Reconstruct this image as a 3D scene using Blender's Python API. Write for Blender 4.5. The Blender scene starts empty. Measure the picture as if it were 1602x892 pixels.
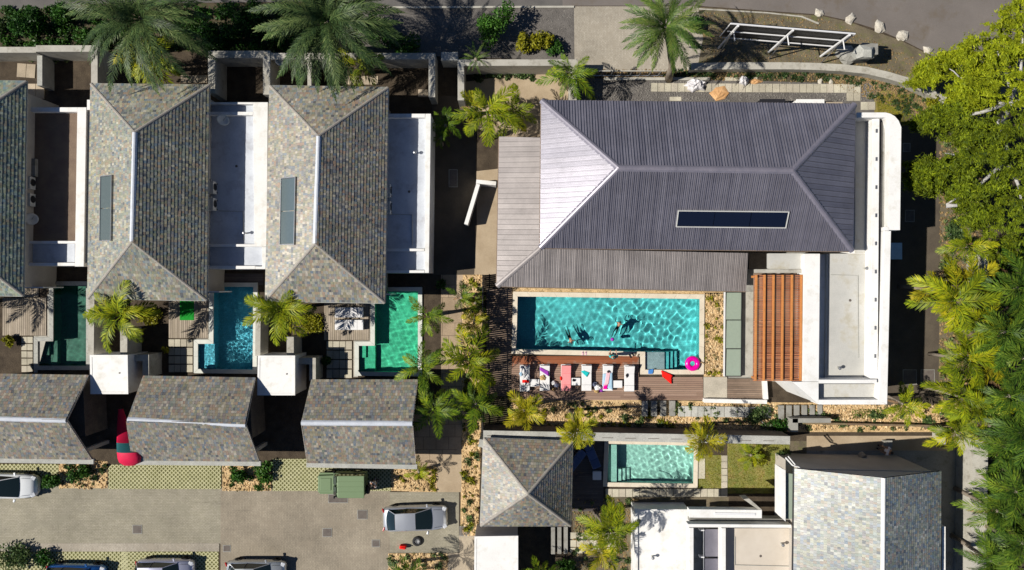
import bpy, math, random
import numpy as np
from mathutils import Vector, Matrix, Euler
R = math.radians
random.seed(7); rng = np.random.default_rng(7)
C = bpy.context.scene.collection
S = bpy.context.scene
# ------------------------------------------------------------------ camera, light, exposure
H, F, CX, CY = 50.0, 1100.0, 801.0, 446.0
cam_d = bpy.data.cameras.new('camera'); cam = bpy.data.objects.new('camera', cam_d); C.objects.link(cam)
cam.location = (0, 0, H); cam.rotation_euler = (0, 0, 0)
cam_d.sensor_width = 36; cam_d.lens = F/1602*36; cam_d.clip_end = 3000; cam_d.clip_start = 0.5
S.camera = cam
SUN_EL, SUN_AZ = 44.0, 7.0           # shadows fall towards +x, turned 7 degrees towards +y
w = bpy.data.worlds.new('World'); S.world = w; w.use_nodes = True
nt = w.node_tree; nt.nodes.clear()
sky = nt.nodes.new('ShaderNodeTexSky'); sky.sky_type = 'NISHITA'; sky.sun_disc = False; sky.air_density = 0.6; sky.dust_density = 0.1; sky.ozone_density = 6.0
sky.sun_elevation = R(SUN_EL); sky.sun_rotation = math.atan2(-math.cos(R(SUN_AZ)), -math.sin(R(SUN_AZ))) % (2*math.pi)
bg = nt.nodes.new('ShaderNodeBackground'); bg.inputs[1].default_value = 0.06
out = nt.nodes.new('ShaderNodeOutputWorld')
nt.links.new(sky.outputs[0], bg.inputs[0]); nt.links.new(bg.outputs[0], out.inputs[0])
sl = bpy.data.lights.new('sun', 'SUN'); sl.energy = 5.0; sl.angle = R(0.53); sl.color = (1.0, 0.95, 0.87)
sun = bpy.data.objects.new('sun', sl); C.objects.link(sun); sun.location = (-60, -5, 60)
sd = Vector((math.cos(R(SUN_AZ)), math.sin(R(SUN_AZ)), -math.tan(R(SUN_EL))))
sun.rotation_euler = sd.to_track_quat('-Z', 'Y').to_euler()
sl.cycles.is_caustics_light = True
S.view_settings.view_transform = 'Standard'; S.view_settings.look = 'None'
S.view_settings.exposure = 0.2; S.view_settings.gamma = 1.0
S.render.engine = 'CYCLES'; S.cycles.use_denoising = True
S.cycles.max_bounces = 8; S.cycles.diffuse_bounces = 2; S.cycles.transparent_max_bounces = 16; S.cycles.sample_clamp_indirect = 6
S.cycles.caustics_reflective = False

# ------------------------------------------------------------------ helpers
def P(px, py, z=0.0):
    s = (H-z)/F
    return Vector(((px-CX)*s, (CY-py)*s, z))
def PP(pts, z=0.0): return [tuple(P(a, b, z)[:2]) for a, b in pts]
def rect(x0, y0, x1, y1): return [(x0, y1), (x1, y1), (x1, y0), (x0, y0)]   # counter-clockwise in the world
def area(p): return 0.5*sum(p[i][0]*p[(i+1) % len(p)][1]-p[(i+1) % len(p)][0]*p[i][1] for i in range(len(p)))
def ccw(p): return list(p) if area(p) > 0 else list(p)[::-1]
def inset(p, d):
    p = ccw(p); n = len(p); o = []
    for i in range(n):
        a, b, c = Vector(p[i-1]), Vector(p[i]), Vector(p[(i+1) % n])
        e1 = (b-a).normalized(); e2 = (c-b).normalized()
        n1 = Vector((-e1.y, e1.x)); n2 = Vector((-e2.y, e2.x))
        k = 1+n1.dot(n2)
        o.append(tuple(b+(n1+n2)*d/max(k, .2)))
    return o
def clip(poly, x0, x1, y0, y1):
    """clip a convex/any 2D polygon to an axis aligned rectangle"""
    def half(pl, ax, lim, sgn):
        r = []
        for i in range(len(pl)):
            a, b = pl[i], pl[(i+1) % len(pl)]
            ia, ib = sgn*(a[ax]-lim) >= 0, sgn*(b[ax]-lim) >= 0
            if ia: r.append(a)
            if ia != ib:
                t = (lim-a[ax])/(b[ax]-a[ax]); r.append((a[0]+t*(b[0]-a[0]), a[1]+t*(b[1]-a[1])))
        return r
    for ax, lim, sg in ((0, x0, 1), (0, x1, -1), (1, y0, 1), (1, y1, -1)):
        poly = half(poly, ax, lim, sg)
        if len(poly) < 3: return []
    return poly
def tag(o, label=None, cat=None, group=None, kind=None):
    if label: o['label'] = label
    if cat: o['category'] = cat
    if group: o['group'] = group
    if kind: o['kind'] = kind
    return o
def empty(name, loc=(0, 0, 0), rz=0, label=None, cat=None, group=None):
    o = bpy.data.objects.new(name, None); C.objects.link(o); o.location = loc; o.rotation_euler = (0, 0, rz)
    o.empty_display_size = .2
    return tag(o, label, cat, group)
def link(name, me, parent=None):
    o = bpy.data.objects.new(name, me); C.objects.link(o)
    if parent: o.parent = parent
    return o
class MB:
    def __init__(s): s.v = []; s.f = []; s.m = []
    def poly(s, pts, m=0):
        k = len(s.v); s.v += [tuple(p) for p in pts]; s.f.append(tuple(range(k, k+len(pts)))); s.m.append(m); return s
    def prism(s, pts, z0, z1, m=0, bottom=True, mtop=None):
        pts = ccw(pts); n = len(pts); k = len(s.v)
        s.v += [(x, y, z0) for x, y in pts]+[(x, y, z1) for x, y in pts]
        s.f.append(tuple(range(k+n, k+2*n))); s.m.append(m if mtop is None else mtop)
        if bottom: s.f.append(tuple(range(k+n-1, k-1, -1))); s.m.append(m)
        for i in range(n):
            j = (i+1) % n; s.f.append((k+i, k+j, k+n+j, k+n+i)); s.m.append(m)
        return s
    def box(s, x0, x1, y0, y1, z0, z1, m=0): return s.prism([(x0, y0), (x1, y0), (x1, y1), (x0, y1)], z0, z1, m)
    def obox(s, c, size, rz=0, m=0, ry=0, rx=0):
        M = Matrix.Translation(c) @ Euler((rx, ry, rz)).to_matrix().to_4x4()
        a, b, d = size[0]/2, size[1]/2, size[2]/2; k = len(s.v)
        for z in (-d, d):
            for x, y in ((-a, -b), (a, -b), (a, b), (-a, b)): s.v.append(tuple(M @ Vector((x, y, z))))
        for q in ((3, 2, 1, 0), (4, 5, 6, 7), (0, 1, 5, 4), (1, 2, 6, 5), (2, 3, 7, 6), (3, 0, 4, 7)):
            s.f.append(tuple(k+i for i in q)); s.m.append(m)
        return s
    def ring(s, outer, inner, z0, z1, m=0):
        n = len(outer); k = len(s.v)
        for p in (outer, inner):
            for z in (z0, z1): s.v += [(x, y, z) for x, y in p]
        o0, o1, i0, i1 = k, k+n, k+2*n, k+3*n
        for i in range(n):
            j = (i+1) % n
            s.f += [(o1+i, o1+j, i1+j, i1+i), (o0+i, o0+j, o1+j, o1+i), (i0+j, i0+i, i1+i, i1+j), (o0+j, o0+i, i0+i, i0+j)]; s.m += [m]*4
        return s
    def tube(s, pts, rad, n=7, m=0, caps=True):
        k0 = len(s.v); N = len(pts); pts = [Vector(p) for p in pts]
        if not hasattr(rad, '__len__'): rad = [rad]*N
        for i, p in enumerate(pts):
            d = (pts[min(i+1, N-1)]-pts[max(i-1, 0)]).normalized()
            a = d.orthogonal().normalized() if abs(d.z) > .95 else d.cross(Vector((0, 0, 1))).normalized()
            b = d.cross(a)
            for j in range(n):
                t = 2*math.pi*j/n; s.v.append(tuple(p+(a*math.cos(t)+b*math.sin(t))*rad[i]))
        for i in range(N-1):
            for j in range(n):
                q = (j+1) % n; s.f.append((k0+i*n+j, k0+(i+1)*n+j, k0+(i+1)*n+q, k0+i*n+q)); s.m.append(m)
        if caps:
            s.f.append(tuple(k0+j for j in range(n))); s.m.append(m)
            s.f.append(tuple(k0+(N-1)*n+j for j in range(n-1, -1, -1))); s.m.append(m)
        return s
    def revolve(s, prof, c=(0, 0, 0), n=16, m=0):
        k = len(s.v); c = Vector(c)
        for r, z in prof:
            for j in range(n):
                t = 2*math.pi*j/n; s.v.append((c.x+r*math.cos(t), c.y+r*math.sin(t), c.z+z))
        for i in range(len(prof)-1):
            for j in range(n):
                q = (j+1) % n; s.f.append((k+i*n+j, k+i*n+q, k+(i+1)*n+q, k+(i+1)*n+j)); s.m.append(m)
        return s
    def grid(s, rows, m=0, close=False):
        k = len(s.v); nr, nc = len(rows), len(rows[0])
        for r in rows: s.v += [tuple(p) for p in r]
        for i in range(nr-1):
            for j in range(nc if close else nc-1):
                q = (j+1) % nc; s.f.append((k+i*nc+j, k+i*nc+q, k+(i+1)*nc+q, k+(i+1)*nc+j)); s.m.append(m)
        return s
    def mesh(s, name, mats):
        me = bpy.data.meshes.new(name); me.from_pydata(s.v, [], s.f)
        for x in (mats if isinstance(mats, (list, tuple)) else [mats]): me.materials.append(x)
        if any(s.m): me.polygons.foreach_set('material_index', s.m)
        me.update(); return me
    def build(s, name, mats, parent=None, smooth=False, bevel=0, **t):
        me = s.mesh(name, mats)
        if smooth: me.polygons.foreach_set('use_smooth', [True]*len(me.polygons))
        o = link(name, me, parent); tag(o, **t)
        if bevel:
            b = o.modifiers.new('bevel', 'BEVEL'); b.width = bevel; b.segments = 2; b.limit_method = 'ANGLE'; b.angle_limit = R(40)
        return o
def quads_mesh(name, q, mat_, uvt=None):
    """numpy array (N,4,3) of loose quads"""
    N = len(q); me = bpy.data.meshes.new(name)
    me.vertices.add(4*N); me.vertices.foreach_set('co', np.ascontiguousarray(q, dtype=np.float32).ravel())
    me.loops.add(4*N); me.loops.foreach_set('vertex_index', np.arange(4*N, dtype=np.int32))
    me.polygons.add(N); me.polygons.foreach_set('loop_start', np.arange(0, 4*N, 4, dtype=np.int32))
    me.materials.append(mat_); me.update(calc_edges=True); me.validate(); return me

# ------------------------------------------------------------------ materials
def new_mat(name):
    m = bpy.data.materials.new(name); m.use_nodes = True; t = m.node_tree
    return m, t, t.nodes['Principled BSDF']
def ramp(t, fac, cols):
    r = t.nodes.new('ShaderNodeValToRGB'); e = r.color_ramp.elements
    while len(e) < len(cols): e.new(.5)
    for i, (p, c) in enumerate(cols): e[i].position = p; e[i].color = (*c, 1)
    t.links.new(fac, r.inputs[0]); return r.outputs[0]
def coord(t, scale=1, obj=False):
    if obj: o = t.nodes.new('ShaderNodeTexCoord').outputs['Object']
    else: o = t.nodes.new('ShaderNodeNewGeometry').outputs['Position']
    if scale == 1: return o
    mp = t.nodes.new('ShaderNodeMapping'); mp.inputs['Scale'].default_value = scale if hasattr(scale, '__len__') else (scale,)*3
    t.links.new(o, mp.inputs[0]); return mp.outputs[0]
def noise(t, sc, det=4, vec=None, rough=.6):
    n = t.nodes.new('ShaderNodeTexNoise'); n.inputs['Scale'].default_value = sc; n.inputs['Detail'].default_value = det
    n.inputs['Roughness'].default_value = rough
    t.links.new(vec if vec is not None else coord(t), n.inputs['Vector']); return n.outputs[0]
def mixc(t, f, a, b, mode='MIX'):
    m = t.nodes.new('ShaderNodeMix'); m.data_type = 'RGBA'; m.blend_type = mode
    for s_, v in ((m.inputs[0], f), (m.inputs[6], a), (m.inputs[7], b)):
        if isinstance(v, bpy.types.NodeSocket): t.links.new(v, s_)
        elif isinstance(v, tuple): s_.default_value = (*v, 1) if len(v) == 3 else v
        else: s_.default_value = v
    return m.outputs[2]
def bump(t, bsdf, hgt, st=.4, dist=.02):
    b = t.nodes.new('ShaderNodeBump'); b.inputs['Strength'].default_value = st; b.inputs['Distance'].default_value = dist
    t.links.new(hgt, b.inputs['Height']); t.links.new(b.outputs[0], bsdf.inputs['Normal'])
def math_(t, op, a, b):
    n = t.nodes.new('ShaderNodeMath'); n.operation = op
    for i, v in enumerate((a, b)):
        if isinstance(v, bpy.types.NodeSocket): t.links.new(v, n.inputs[i])
        else: n.inputs[i].default_value = v
    return n.outputs[0]
def mottled(name, c1, c2, sc=1.2, fine=25, rough=.85, fineamt=.35, bst=.3, bdist=.02, spec=.3, stain=None, metal=0):
    m, t, b = new_mat(name)
    big = noise(t, sc, 6); fi = noise(t, fine, 3)
    c = ramp(t, big, [(.32, c1), (.68, c2)])
    f = ramp(t, fi, [(.25, (1-fineamt,)*3), (.75, (1+fineamt,)*3)])
    c = mixc(t, 1.0, c, f, 'MULTIPLY')
    if stain:
        s_ = ramp(t, noise(t, stain[1], 5, rough=.7), [(.52, (0, 0, 0)), (.68, (1, 1, 1))])
        c = mixc(t, s_, c, stain[0])
    t.links.new(c, b.inputs['Base Color']); b.inputs['Roughness'].default_value = rough
    b.inputs['Specular IOR Level'].default_value = spec; b.inputs['Metallic'].default_value = metal
    if bst: bump(t, b, fi, bst, bdist)
    return m
def island(name, cols, rough=.7, grain=None, spec=.3, wear=.25, scale=3):
    """every loose piece of the mesh takes its own colour"""
    m, t, b = new_mat(name)
    g = t.nodes.new('ShaderNodeNewGeometry')
    oi = t.nodes.new('ShaderNodeObjectInfo')
    rnd = math_(t, 'FRACT', math_(t, 'ADD', g.outputs['Random Per Island'], oi.outputs['Random']), 0)
    n = len(cols); c = ramp(t, rnd, [(i/(n-1) if n > 1 else 0, x) for i, x in enumerate(cols)])
    v = coord(t, grain) if grain else coord(t)
    f = ramp(t, noise(t, 8 if grain else 18, 4, v), [(.25, (1-wear,)*3), (.75, (1+wear,)*3)])
    c = mixc(t, 1.0, c, f, 'MULTIPLY')
    f2 = ramp(t, noise(t, scale*.15, 6, rough=.7), [(.3, (.72,)*3), (.7, (1.18,)*3)])
    c = mixc(t, 1.0, c, f2, 'MULTIPLY')
    t.links.new(c, b.inputs['Base Color']); b.inputs['Roughness'].default_value = rough
    b.inputs['Specular IOR Level'].default_value = spec
    bump(t, b, noise(t, 40, 3), .25, .006)
    return m
def plain(name, c, rough=.5, metal=0, spec=.5, var=.08):
    m, t, b = new_mat(name)
    f = ramp(t, noise(t, 6, 4, coord(t, 1, True)), [(.3, tuple(x*(1-var) for x in c)), (.7, tuple(min(1, x*(1+var)) for x in c))])
    t.links.new(f, b.inputs['Base Color']); b.inputs['Roughness'].default_value = rough
    b.inputs['Metallic'].default_value = metal; b.inputs['Specular IOR Level'].default_value = spec
    return m
def leaf(name, cols, rough=.45, trans=.25):
    m, t, b = new_mat(name)
    g = t.nodes.new('ShaderNodeNewGeometry'); oi = t.nodes.new('ShaderNodeObjectInfo')
    r_ = math_(t, 'ADD', math_(t, 'MULTIPLY', g.outputs['Random Per Island'], .55), math_(t, 'MULTIPLY', oi.outputs['Random'], .45))
    n = len(cols); c = ramp(t, r_, [(i/(n-1), x) for i, x in enumerate(cols)])
    c = mixc(t, 1.0, c, ramp(t, noise(t, .9, 3), [(.3, (.55,)*3), (.7, (1.25,)*3)]), 'MULTIPLY')
    t.links.new(c, b.inputs['Base Color']); b.inputs['Roughness'].default_value = rough
    b.inputs['Specular IOR Level'].default_value = .2
    tr = t.nodes.new('ShaderNodeBsdfTranslucent'); t.links.new(c, tr.inputs[0])
    mx = t.nodes.new('ShaderNodeMixShader'); mx.inputs[0].default_value = trans
    t.links.new(b.outputs[0], mx.inputs[1]); t.links.new(tr.outputs[0], mx.inputs[2])
    t.links.new(mx.outputs[0], t.nodes['Material Output'].inputs[0]); return m
def brickmat(name, c1, c2, mortar, bw, bh, rough=.9, rot=0, big=None, ms=.012, oil=0):
    m, t, b = new_mat(name)
    mp = t.nodes.new('ShaderNodeMapping'); mp.inputs['Rotation'].default_value = (0, 0, rot); t.links.new(coord(t), mp.inputs[0])
    br = t.nodes.new('ShaderNodeTexBrick'); t.links.new(mp.outputs[0], br.inputs[0])
    br.inputs['Color1'].default_value = (*c1, 1); br.inputs['Color2'].default_value = (*c2, 1); br.inputs['Mortar'].default_value = (*mortar, 1)
    br.inputs['Scale'].default_value = 1; br.inputs['Brick Width'].default_value = bw; br.inputs['Row Height'].default_value = bh
    br.inputs['Mortar Size'].default_value = ms; br.inputs['Mortar Smooth'].default_value = .3
    f = ramp(t, noise(t, .3, 8, rough=.7), [(.3, (.68,)*3), (.7, (1.2,)*3)])
    c = mixc(t, 1.0, br.outputs[0], f, 'MULTIPLY')
    f = ramp(t, noise(t, 14, 4), [(.25, (.8,)*3), (.75, (1.2,)*3)])
    c = mixc(t, 1.0, c, f, 'MULTIPLY')
    if big: c = mixc(t, ramp(t, noise(t, .8, 5, rough=.7), [(.5, (0, 0, 0)), (.72, (1, 1, 1))]), c, big)
    if oil:
        c = mixc(t, ramp(t, noise(t, .55, 7, rough=.75), [(.62, (0, 0, 0)), (.74, (.7, .7, .7))]), c, (.10, .09, .075))
        v2 = coord(t, (.12, 2.2, 1)); c = mixc(t, ramp(t, noise(t, 1.4, 4, v2), [(.60, (0, 0, 0)), (.72, (.22, .22, .22))]), c, (.08, .07, .06))
    t.links.new(c, b.inputs['Base Color']); b.inputs['Roughness'].default_value = rough; b.inputs['Specular IOR Level'].default_value = .2
    bump(t, b, br.outputs['Fac'], -.4, .01); return m

M = {}
M['soil'] = mottled('soil', (.045, .033, .022), (.09, .068, .045), 1.5, 18, .95, .45, .8, .05)  # soil tone lowered to deepen the ground in shadow
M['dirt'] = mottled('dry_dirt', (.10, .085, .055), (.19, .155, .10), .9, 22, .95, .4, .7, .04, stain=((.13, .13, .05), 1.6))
M['reddirt'] = mottled('red_dirt', (.17, .105, .07), (.24, .19, .11), 1.6, 16, .95, .45, .8, .04, stain=((.10, .12, .05), 2.2))
M['asphalt'] = mottled('asphalt', (.145, .128, .116), (.18, .158, .142), .35, 60, .85, .25, .3, .01, stain=((.14, .115, .09), .5))
M['asphalt2'] = mottled('worn_asphalt', (.10, .095, .09), (.14, .13, .12), .8, 45, .9, .35, .4, .012)
M['gravel'] = mottled('grey_gravel', (.11, .10, .09), (.17, .155, .14), 1.2, 40, .95, .6, .8, .03)
M['mulch'] = mottled('sand_mulch', (.48, .33, .16), (.70, .50, .27), 1.8, 14, .95, .45, .9, .05, stain=((.26, .18, .07), 2.5))
M['sand'] = mottled('sandy_paving', (.34, .26, .17), (.44, .35, .24), .8, 30, .9, .18, .3, .01)
M['yard'] = mottled('shade_darkened_paving', (.075, .06, .045), (.11, .09, .065), .8, 25, .9, .25, .4, .02)  # shade of the alley and side yard put into the paving colour
M['drygrass'] = mottled('dry_grass', (.22, .19, .05), (.30, .22, .07), 1.6, 30, .95, .5, .8, .03, stain=((.12, .15, .03), 1.4))
M['grass'] = mottled('lawn_soil', (.17, .21, .05), (.30, .26, .08), 1.1, 34, .95, .5, .8, .03, stain=((.36, .24, .10), 1.0))
M['darkplant'] = mottled('planting_bed', (.05, .042, .026), (.10, .08, .045), 2.5, 14, .95, .5, 1, .05, stain=((.05, .07, .02), 1.8))
M['concrete'] = mottled('concrete', (.37, .35, .30), (.47, .45, .39), .9, 22, .85, .16, .25, .01, stain=((.28, .26, .21), 1.7))
M['concrete_d'] = mottled('grey_concrete', (.24, .235, .21), (.32, .31, .28), .8, 20, .85, .2, .25, .01, stain=((.18, .17, .14), 1.4))
M['roofconc'] = mottled('roof_screed', (.42, .415, .385), (.57, .56, .52), .35, 16, .85, .08, .1, .005, stain=((.42, .39, .31), .7))
M['white'] = mottled('white_render', (.74, .73, .70), (.82, .81, .78), .7, 14, .7, .05, .12, .004, stain=((.66, .64, .58), 1.1))
M['shadefloor'] = mottled('white_roof_shade_tint', (.48, .51, .56), (.60, .63, .67), .9, 9, .6, .06, .1, .004, stain=((.40, .41, .44), .8))  # white coat; blue of the house shade mixed into its colour
M['beigefloor'] = mottled('beige_roof_screed', (.52, .46, .38), (.60, .54, .46), .7, 40, .85, .14, .3, .01)
M['rustgravel'] = mottled('brown_roof_gravel', (.17, .12, .09), (.23, .17, .12), 1, 28, .95, .5, .9, .03)
M['wall'] = mottled('house_render', (.42, .38, .33), (.5, .46, .4), .9, 14, .85, .08, .15, .005)
M['darkwall'] = mottled('dark_stone_wall', (.10, .085, .07), (.16, .13, .10), 1.5, 10, .9, .3, .5, .02)
SL = [(.11, .13, .155), (.25, .23, .17), (.15, .185, .155), (.31, .30, .25), (.12, .165, .21), (.28, .21, .15), (.21, .22, .145), (.39, .375, .32), (.085, .09, .10), (.23, .26, .225), (.265, .195, .145), (.16, .20, .235), (.34, .315, .22), (.18, .185, .13)]
def slate(name, k=1.0, tint=(1, 1, 1)): return island(name, [tuple(min(1, c*1.12*k*q) for c, q in zip(x, tint)) for x in SL], .36, None, 1.0, .2)
M['slateA'] = slate('slate_green', 1.0, (.92, 1.04, .95)); M['slateB'] = slate('slate_mixed', 1.0, (1.02, 1.0, .92)); M['slateC'] = slate('slate_warm', 1.02, (1.06, .99, .93))
M['slateD'] = slate('slate_silver', .95, (.96, 1.01, 1.06)); M['slateE'] = slate('slate_brown', .9, (1.05, .97, .9))
M['underlay'] = plain('roof_underlay', (.07, .065, .06), .9)
M['ridge'] = mottled('ridge_mortar', (.28, .255, .22), (.36, .33, .29), 2, 14, .7, .15, .2, .01)
M['flash'] = mottled('ridge_flashing', (.5, .53, .58), (.6, .63, .68), 2, 10, .5, .08, .1, .005)
M['zinc'] = None
def metalroof(name, c1, c2, rough):
    m, t, b = new_mat(name)
    oi = t.nodes.new('ShaderNodeObjectInfo')
    c = ramp(t, oi.outputs['Random'], [(0, c1), (1, c2)])
    c = mixc(t, 1.0, c, ramp(t, noise(t, .6, 8, rough=.75), [(.3, (.74,)*3), (.7, (1.14,)*3)]), 'MULTIPLY')
    c = mixc(t, 1.0, c, ramp(t, noise(t, 25, 3), [(.3, (.93,)*3), (.7, (1.07,)*3)]), 'MULTIPLY')
    t.links.new(c, b.inputs['Base Color']); b.inputs['Roughness'].default_value = rough
    b.inputs['Specular IOR Level'].default_value = .8; b.inputs['Metallic'].default_value = .35
    bump(t, b, noise(t, 9, 4), .15, .01); return m
M['metal_roof'] = metalroof('violet_grey_roof_metal', (.185, .178, .215), (.24, .23, .268), .42)
M['metal_roof2'] = metalroof('faded_grey_roof_metal', (.30, .27, .26), (.37, .335, .32), .5)
M['ridge_metal'] = mottled('ridge_metal', (.20, .19, .23), (.26, .24, .28), 2, 10, .45, .08, .1, .005, spec=.8, metal=.3)
M['deck'] = island('weathered_deck', [(.34, .28, .20), (.28, .23, .17), (.40, .33, .25), (.31, .25, .18)], .75, (.15, 6, 1))
M['deckv'] = island('weathered_deck_upright', [(.36, .30, .22), (.29, .24, .18), (.42, .35, .27), (.32, .27, .20)], .75, (6, .15, 1))
def wetdeck():
    m, t, b = new_mat('red_timber_deck')
    g = t.nodes.new('ShaderNodeNewGeometry')
    c = ramp(t, g.outputs['Random Per Island'], [(0, (.25, .155, .11)), (.35, (.33, .215, .155)), (.7, (.28, .18, .125)), (1, (.37, .25, .185))])
    v = coord(t, (.2, 7, 1)); c = mixc(t, 1.0, c, ramp(t, noise(t, 5, 5, v), [(.25, (.75,)*3), (.75, (1.2,)*3)]), 'MULTIPLY')
    # splashed, soaked boards beside the pool
    sx = t.nodes.new('ShaderNodeSeparateXYZ'); t.links.new(g.outputs['Position'], sx.inputs[0])
    y0 = P(0, 556)[1]; y1 = P(0, 592)[1]
    mr = t.nodes.new('ShaderNodeMapRange'); mr.inputs[1].default_value = y1; mr.inputs[2].default_value = y0; t.links.new(sx.outputs[1], mr.inputs[0])
    mx = t.nodes.new('ShaderNodeMapRange'); mx.inputs[1].default_value = P(1025, 0)[0]; mx.inputs[2].default_value = P(985, 0)[0]; t.links.new(sx.outputs[0], mx.inputs[0])
    wv = math_(t, 'MULTIPLY', mr.outputs[0], mx.outputs[0])
    wv = math_(t, 'ADD', wv, math_(t, 'MULTIPLY', math_(t, 'SUBTRACT', noise(t, 1.6, 5, rough=.7), .5), 1.8))
    wm = ramp(t, wv, [(.45, (0, 0, 0)), (.7, (1, 1, 1))])
    c = mixc(t, wm, c, mixc(t, 1.0, c, (1.0, .50, .28), 'MULTIPLY'))
    t.links.new(c, b.inputs['Base Color'])
    t.links.new(ramp(t, wm, [(0, (.75,)*3), (1, (.38,)*3)]), b.inputs['Roughness'])
    bump(t, b, noise(t, 30, 3), .2, .005); return m
M['reddeck'] = wetdeck()
M['browndeck'] = island('brown_deck', [(.22, .155, .11), (.28, .20, .145), (.19, .135, .095), (.31, .225, .165)], .75, (.15, 6, 1))
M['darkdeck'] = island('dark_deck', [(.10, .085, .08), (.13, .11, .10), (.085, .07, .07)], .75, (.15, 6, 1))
M['orangewood'] = plain('orange_pergola_beam', (.52, .21, .06), .55, 0, .4, .15)
M['redwood'] = island('red_pergola_slat', [(.36, .15, .075), (.44, .19, .10), (.30, .12, .06), (.48, .24, .14)], .6)
M['paver'] = island('cream_paver', [(.47, .43, .33), (.53, .49, .38), (.42, .38, .29), (.50, .45, .36)], .85)
M['paver2'] = island('tan_paver', [(.40, .33, .24), (.46, .38, .28), (.36, .30, .22)], .85)
M['paverg'] = island('grey_paver', [(.42, .42, .38), (.48, .47, .43), (.38, .38, .34)], .85)
M['coping'] = mottled('cream_pool_coping', (.62, .54, .42), (.72, .64, .51), 1.4, 20, .8, .08, .15, .005)
M['copingw'] = mottled('pale_pool_coping', (.56, .57, .52), (.66, .67, .60), 1.4, 20, .8, .1, .15, .005)
M['block'] = mottled('bare_block', (.34, .34, .31), (.42, .42, .38), 1.6, 14, .9, .2, .3, .01)
M['drive'] = brickmat('drive_pavers', (.30, .275, .205), (.34, .31, .24), (.20, .18, .13), .22, .11, big=(.26, .24, .18), oil=1, ms=.008)
M['drive2'] = brickmat('drive_pavers_brown', (.29, .25, .19), (.33, .285, .215), (.20, .17, .13), .22, .11, big=(.26, .22, .165), oil=1, rot=R(90), ms=.008)
M['drive3'] = brickmat('entry_pavers', (.36, .32, .255), (.41, .37, .30), (.25, .22, .18), .2, .1, big=(.33, .29, .23), rot=R(90), ms=.008)
M['slab'] = brickmat('path_slabs', (.36, .27, .18), (.42, .32, .22), (.16, .12, .08), .9, .9, ms=.02)
M['latticeg'] = mottled('grass_grid_concrete', (.38, .37, .20), (.48, .46, .27), 1.2, 12, .9, .2, .3, .01)
M['gridsoil'] = mottled('grid_soil', (.09, .085, .03), (.16, .16, .05), 2, 20, .95, .4, .5, .02)
M['glassd'] = plain('skylight_glass', (.02, .03, .045), .06, 0, 1.0, .02)
M['glassb'] = plain('blue_skylight_glass', (.006, .009, .022), .08, 0, .8, .02)
M['glassg'] = plain('grey_green_skylight_glass', (.10, .13, .135), .12, 0, 1.0, .05)
M['carglass'] = plain('car_glass', (.01, .018, .018), .04, 0, .9, .02)
M['frost'] = plain('frosted_glass_panel', (.30, .36, .29), .3, 0, .6, .05)
M['steel'] = plain('steel', (.35, .36, .38), .4, .8, .5, .05)
M['whitemetal'] = plain('white_painted_metal', (.72, .72, .72), .4, 0, .5, .04)
M['blackmetal'] = plain('black_metal', (.02, .02, .022), .5, .2)
M['acgrey'] = plain('ac_casing', (.55, .55, .52), .5)
M['cloth_w'] = plain('white_cushion', (.76, .75, .74), .9, 0, .1, .04)
M['pinkcloth'] = plain('pink_cushion', (.85, .30, .30), .9, 0, .1)
M['purple'] = plain('purple_towel', (.32, .05, .42), .95, 0, .1)
M['teal'] = plain('teal_towel', (.02, .50, .50), .95, 0, .1)
M['ltblue'] = plain('light_blue_cloth', (.40, .58, .72), .95, 0, .1)
M['pinkl'] = plain('pale_pink_cloth', (.80, .50, .55), .95, 0, .1)
M['magenta'] = plain('magenta_vinyl', (.78, .0, .32), .25, 0, .5, .03)
M['redc'] = plain('red_cloth', (.82, .015, .01), .8, 0, .2, .05)
M['crimson'] = plain('crimson_canvas', (.62, .01, .06), .6, 0, .3, .08)
M['dteal'] = plain('dark_teal_canvas', (.02, .11, .12), .6, 0, .3, .08)
M['bluec'] = plain('blue_cloth', (.06, .22, .55), .85, 0, .2)
M['straw'] = plain('straw', (.50, .34, .15), .9, 0, .1, .2)
M['blackc'] = plain('black_cloth', (.02, .02, .025), .9, 0, .1)
M['denim'] = plain('grey_blue_trousers', (.16, .18, .26), .9, 0, .1)
M['skin'] = plain('tanned_skin', (.42, .22, .13), .5, 0, .4)
M['hair'] = plain('dark_hair', (.03, .02, .015), .6)
M['shirtw'] = plain('white_shirt', (.78, .76, .76), .9, 0, .1)
M['greenmat'] = plain('green_turf_mat', (.015, .26, .03), .95, 0, .1, .12)
M['tarp'] = mottled('orange_tarp', (.50, .27, .11), (.64, .38, .18), 2, 14, .7, .15, .4, .03)
M['whitesack'] = mottled('white_sack', (.55, .53, .55), (.76, .74, .74), 4, 20, .7, .2, .5, .03)
M['bluesheet'] = plain('blue_lounger_fabric', (.10, .15, .30), .8, 0, .2)
M['stone'] = mottled('pale_stone', (.42, .38, .31), (.58, .54, .46), 3, 14, .9, .25, .7, .05)
M['pebble'] = island('mulch_pebbles', [(.66, .48, .26), (.52, .35, .17), (.72, .56, .34), (.42, .27, .13), (.60, .42, .22)], .9)
M['pebbleg'] = island('grey_pebbles', [(.20, .19, .17), (.13, .12, .11), (.26, .24, .21)], .9)
M['litter'] = island('leaf_litter', [(.12, .08, .04), (.22, .15, .07), (.30, .20, .09), (.10, .11, .04)], .9)
M['rubber'] = plain('tyre_rubber', (.025, .025, .025), .8, 0, .3)
M['rim'] = plain('wheel_rim', (.5, .5, .5), .35, .8)
M['manhole'] = mottled('iron_cover', (.11, .09, .08), (.15, .13, .11), 3, 30, .8, .3, .5, .01)
M['reflite'] = plain('red_light', (.4, .02, .02), .2); M['headlt'] = plain('headlamp', (.7, .72, .75), .12)
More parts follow.
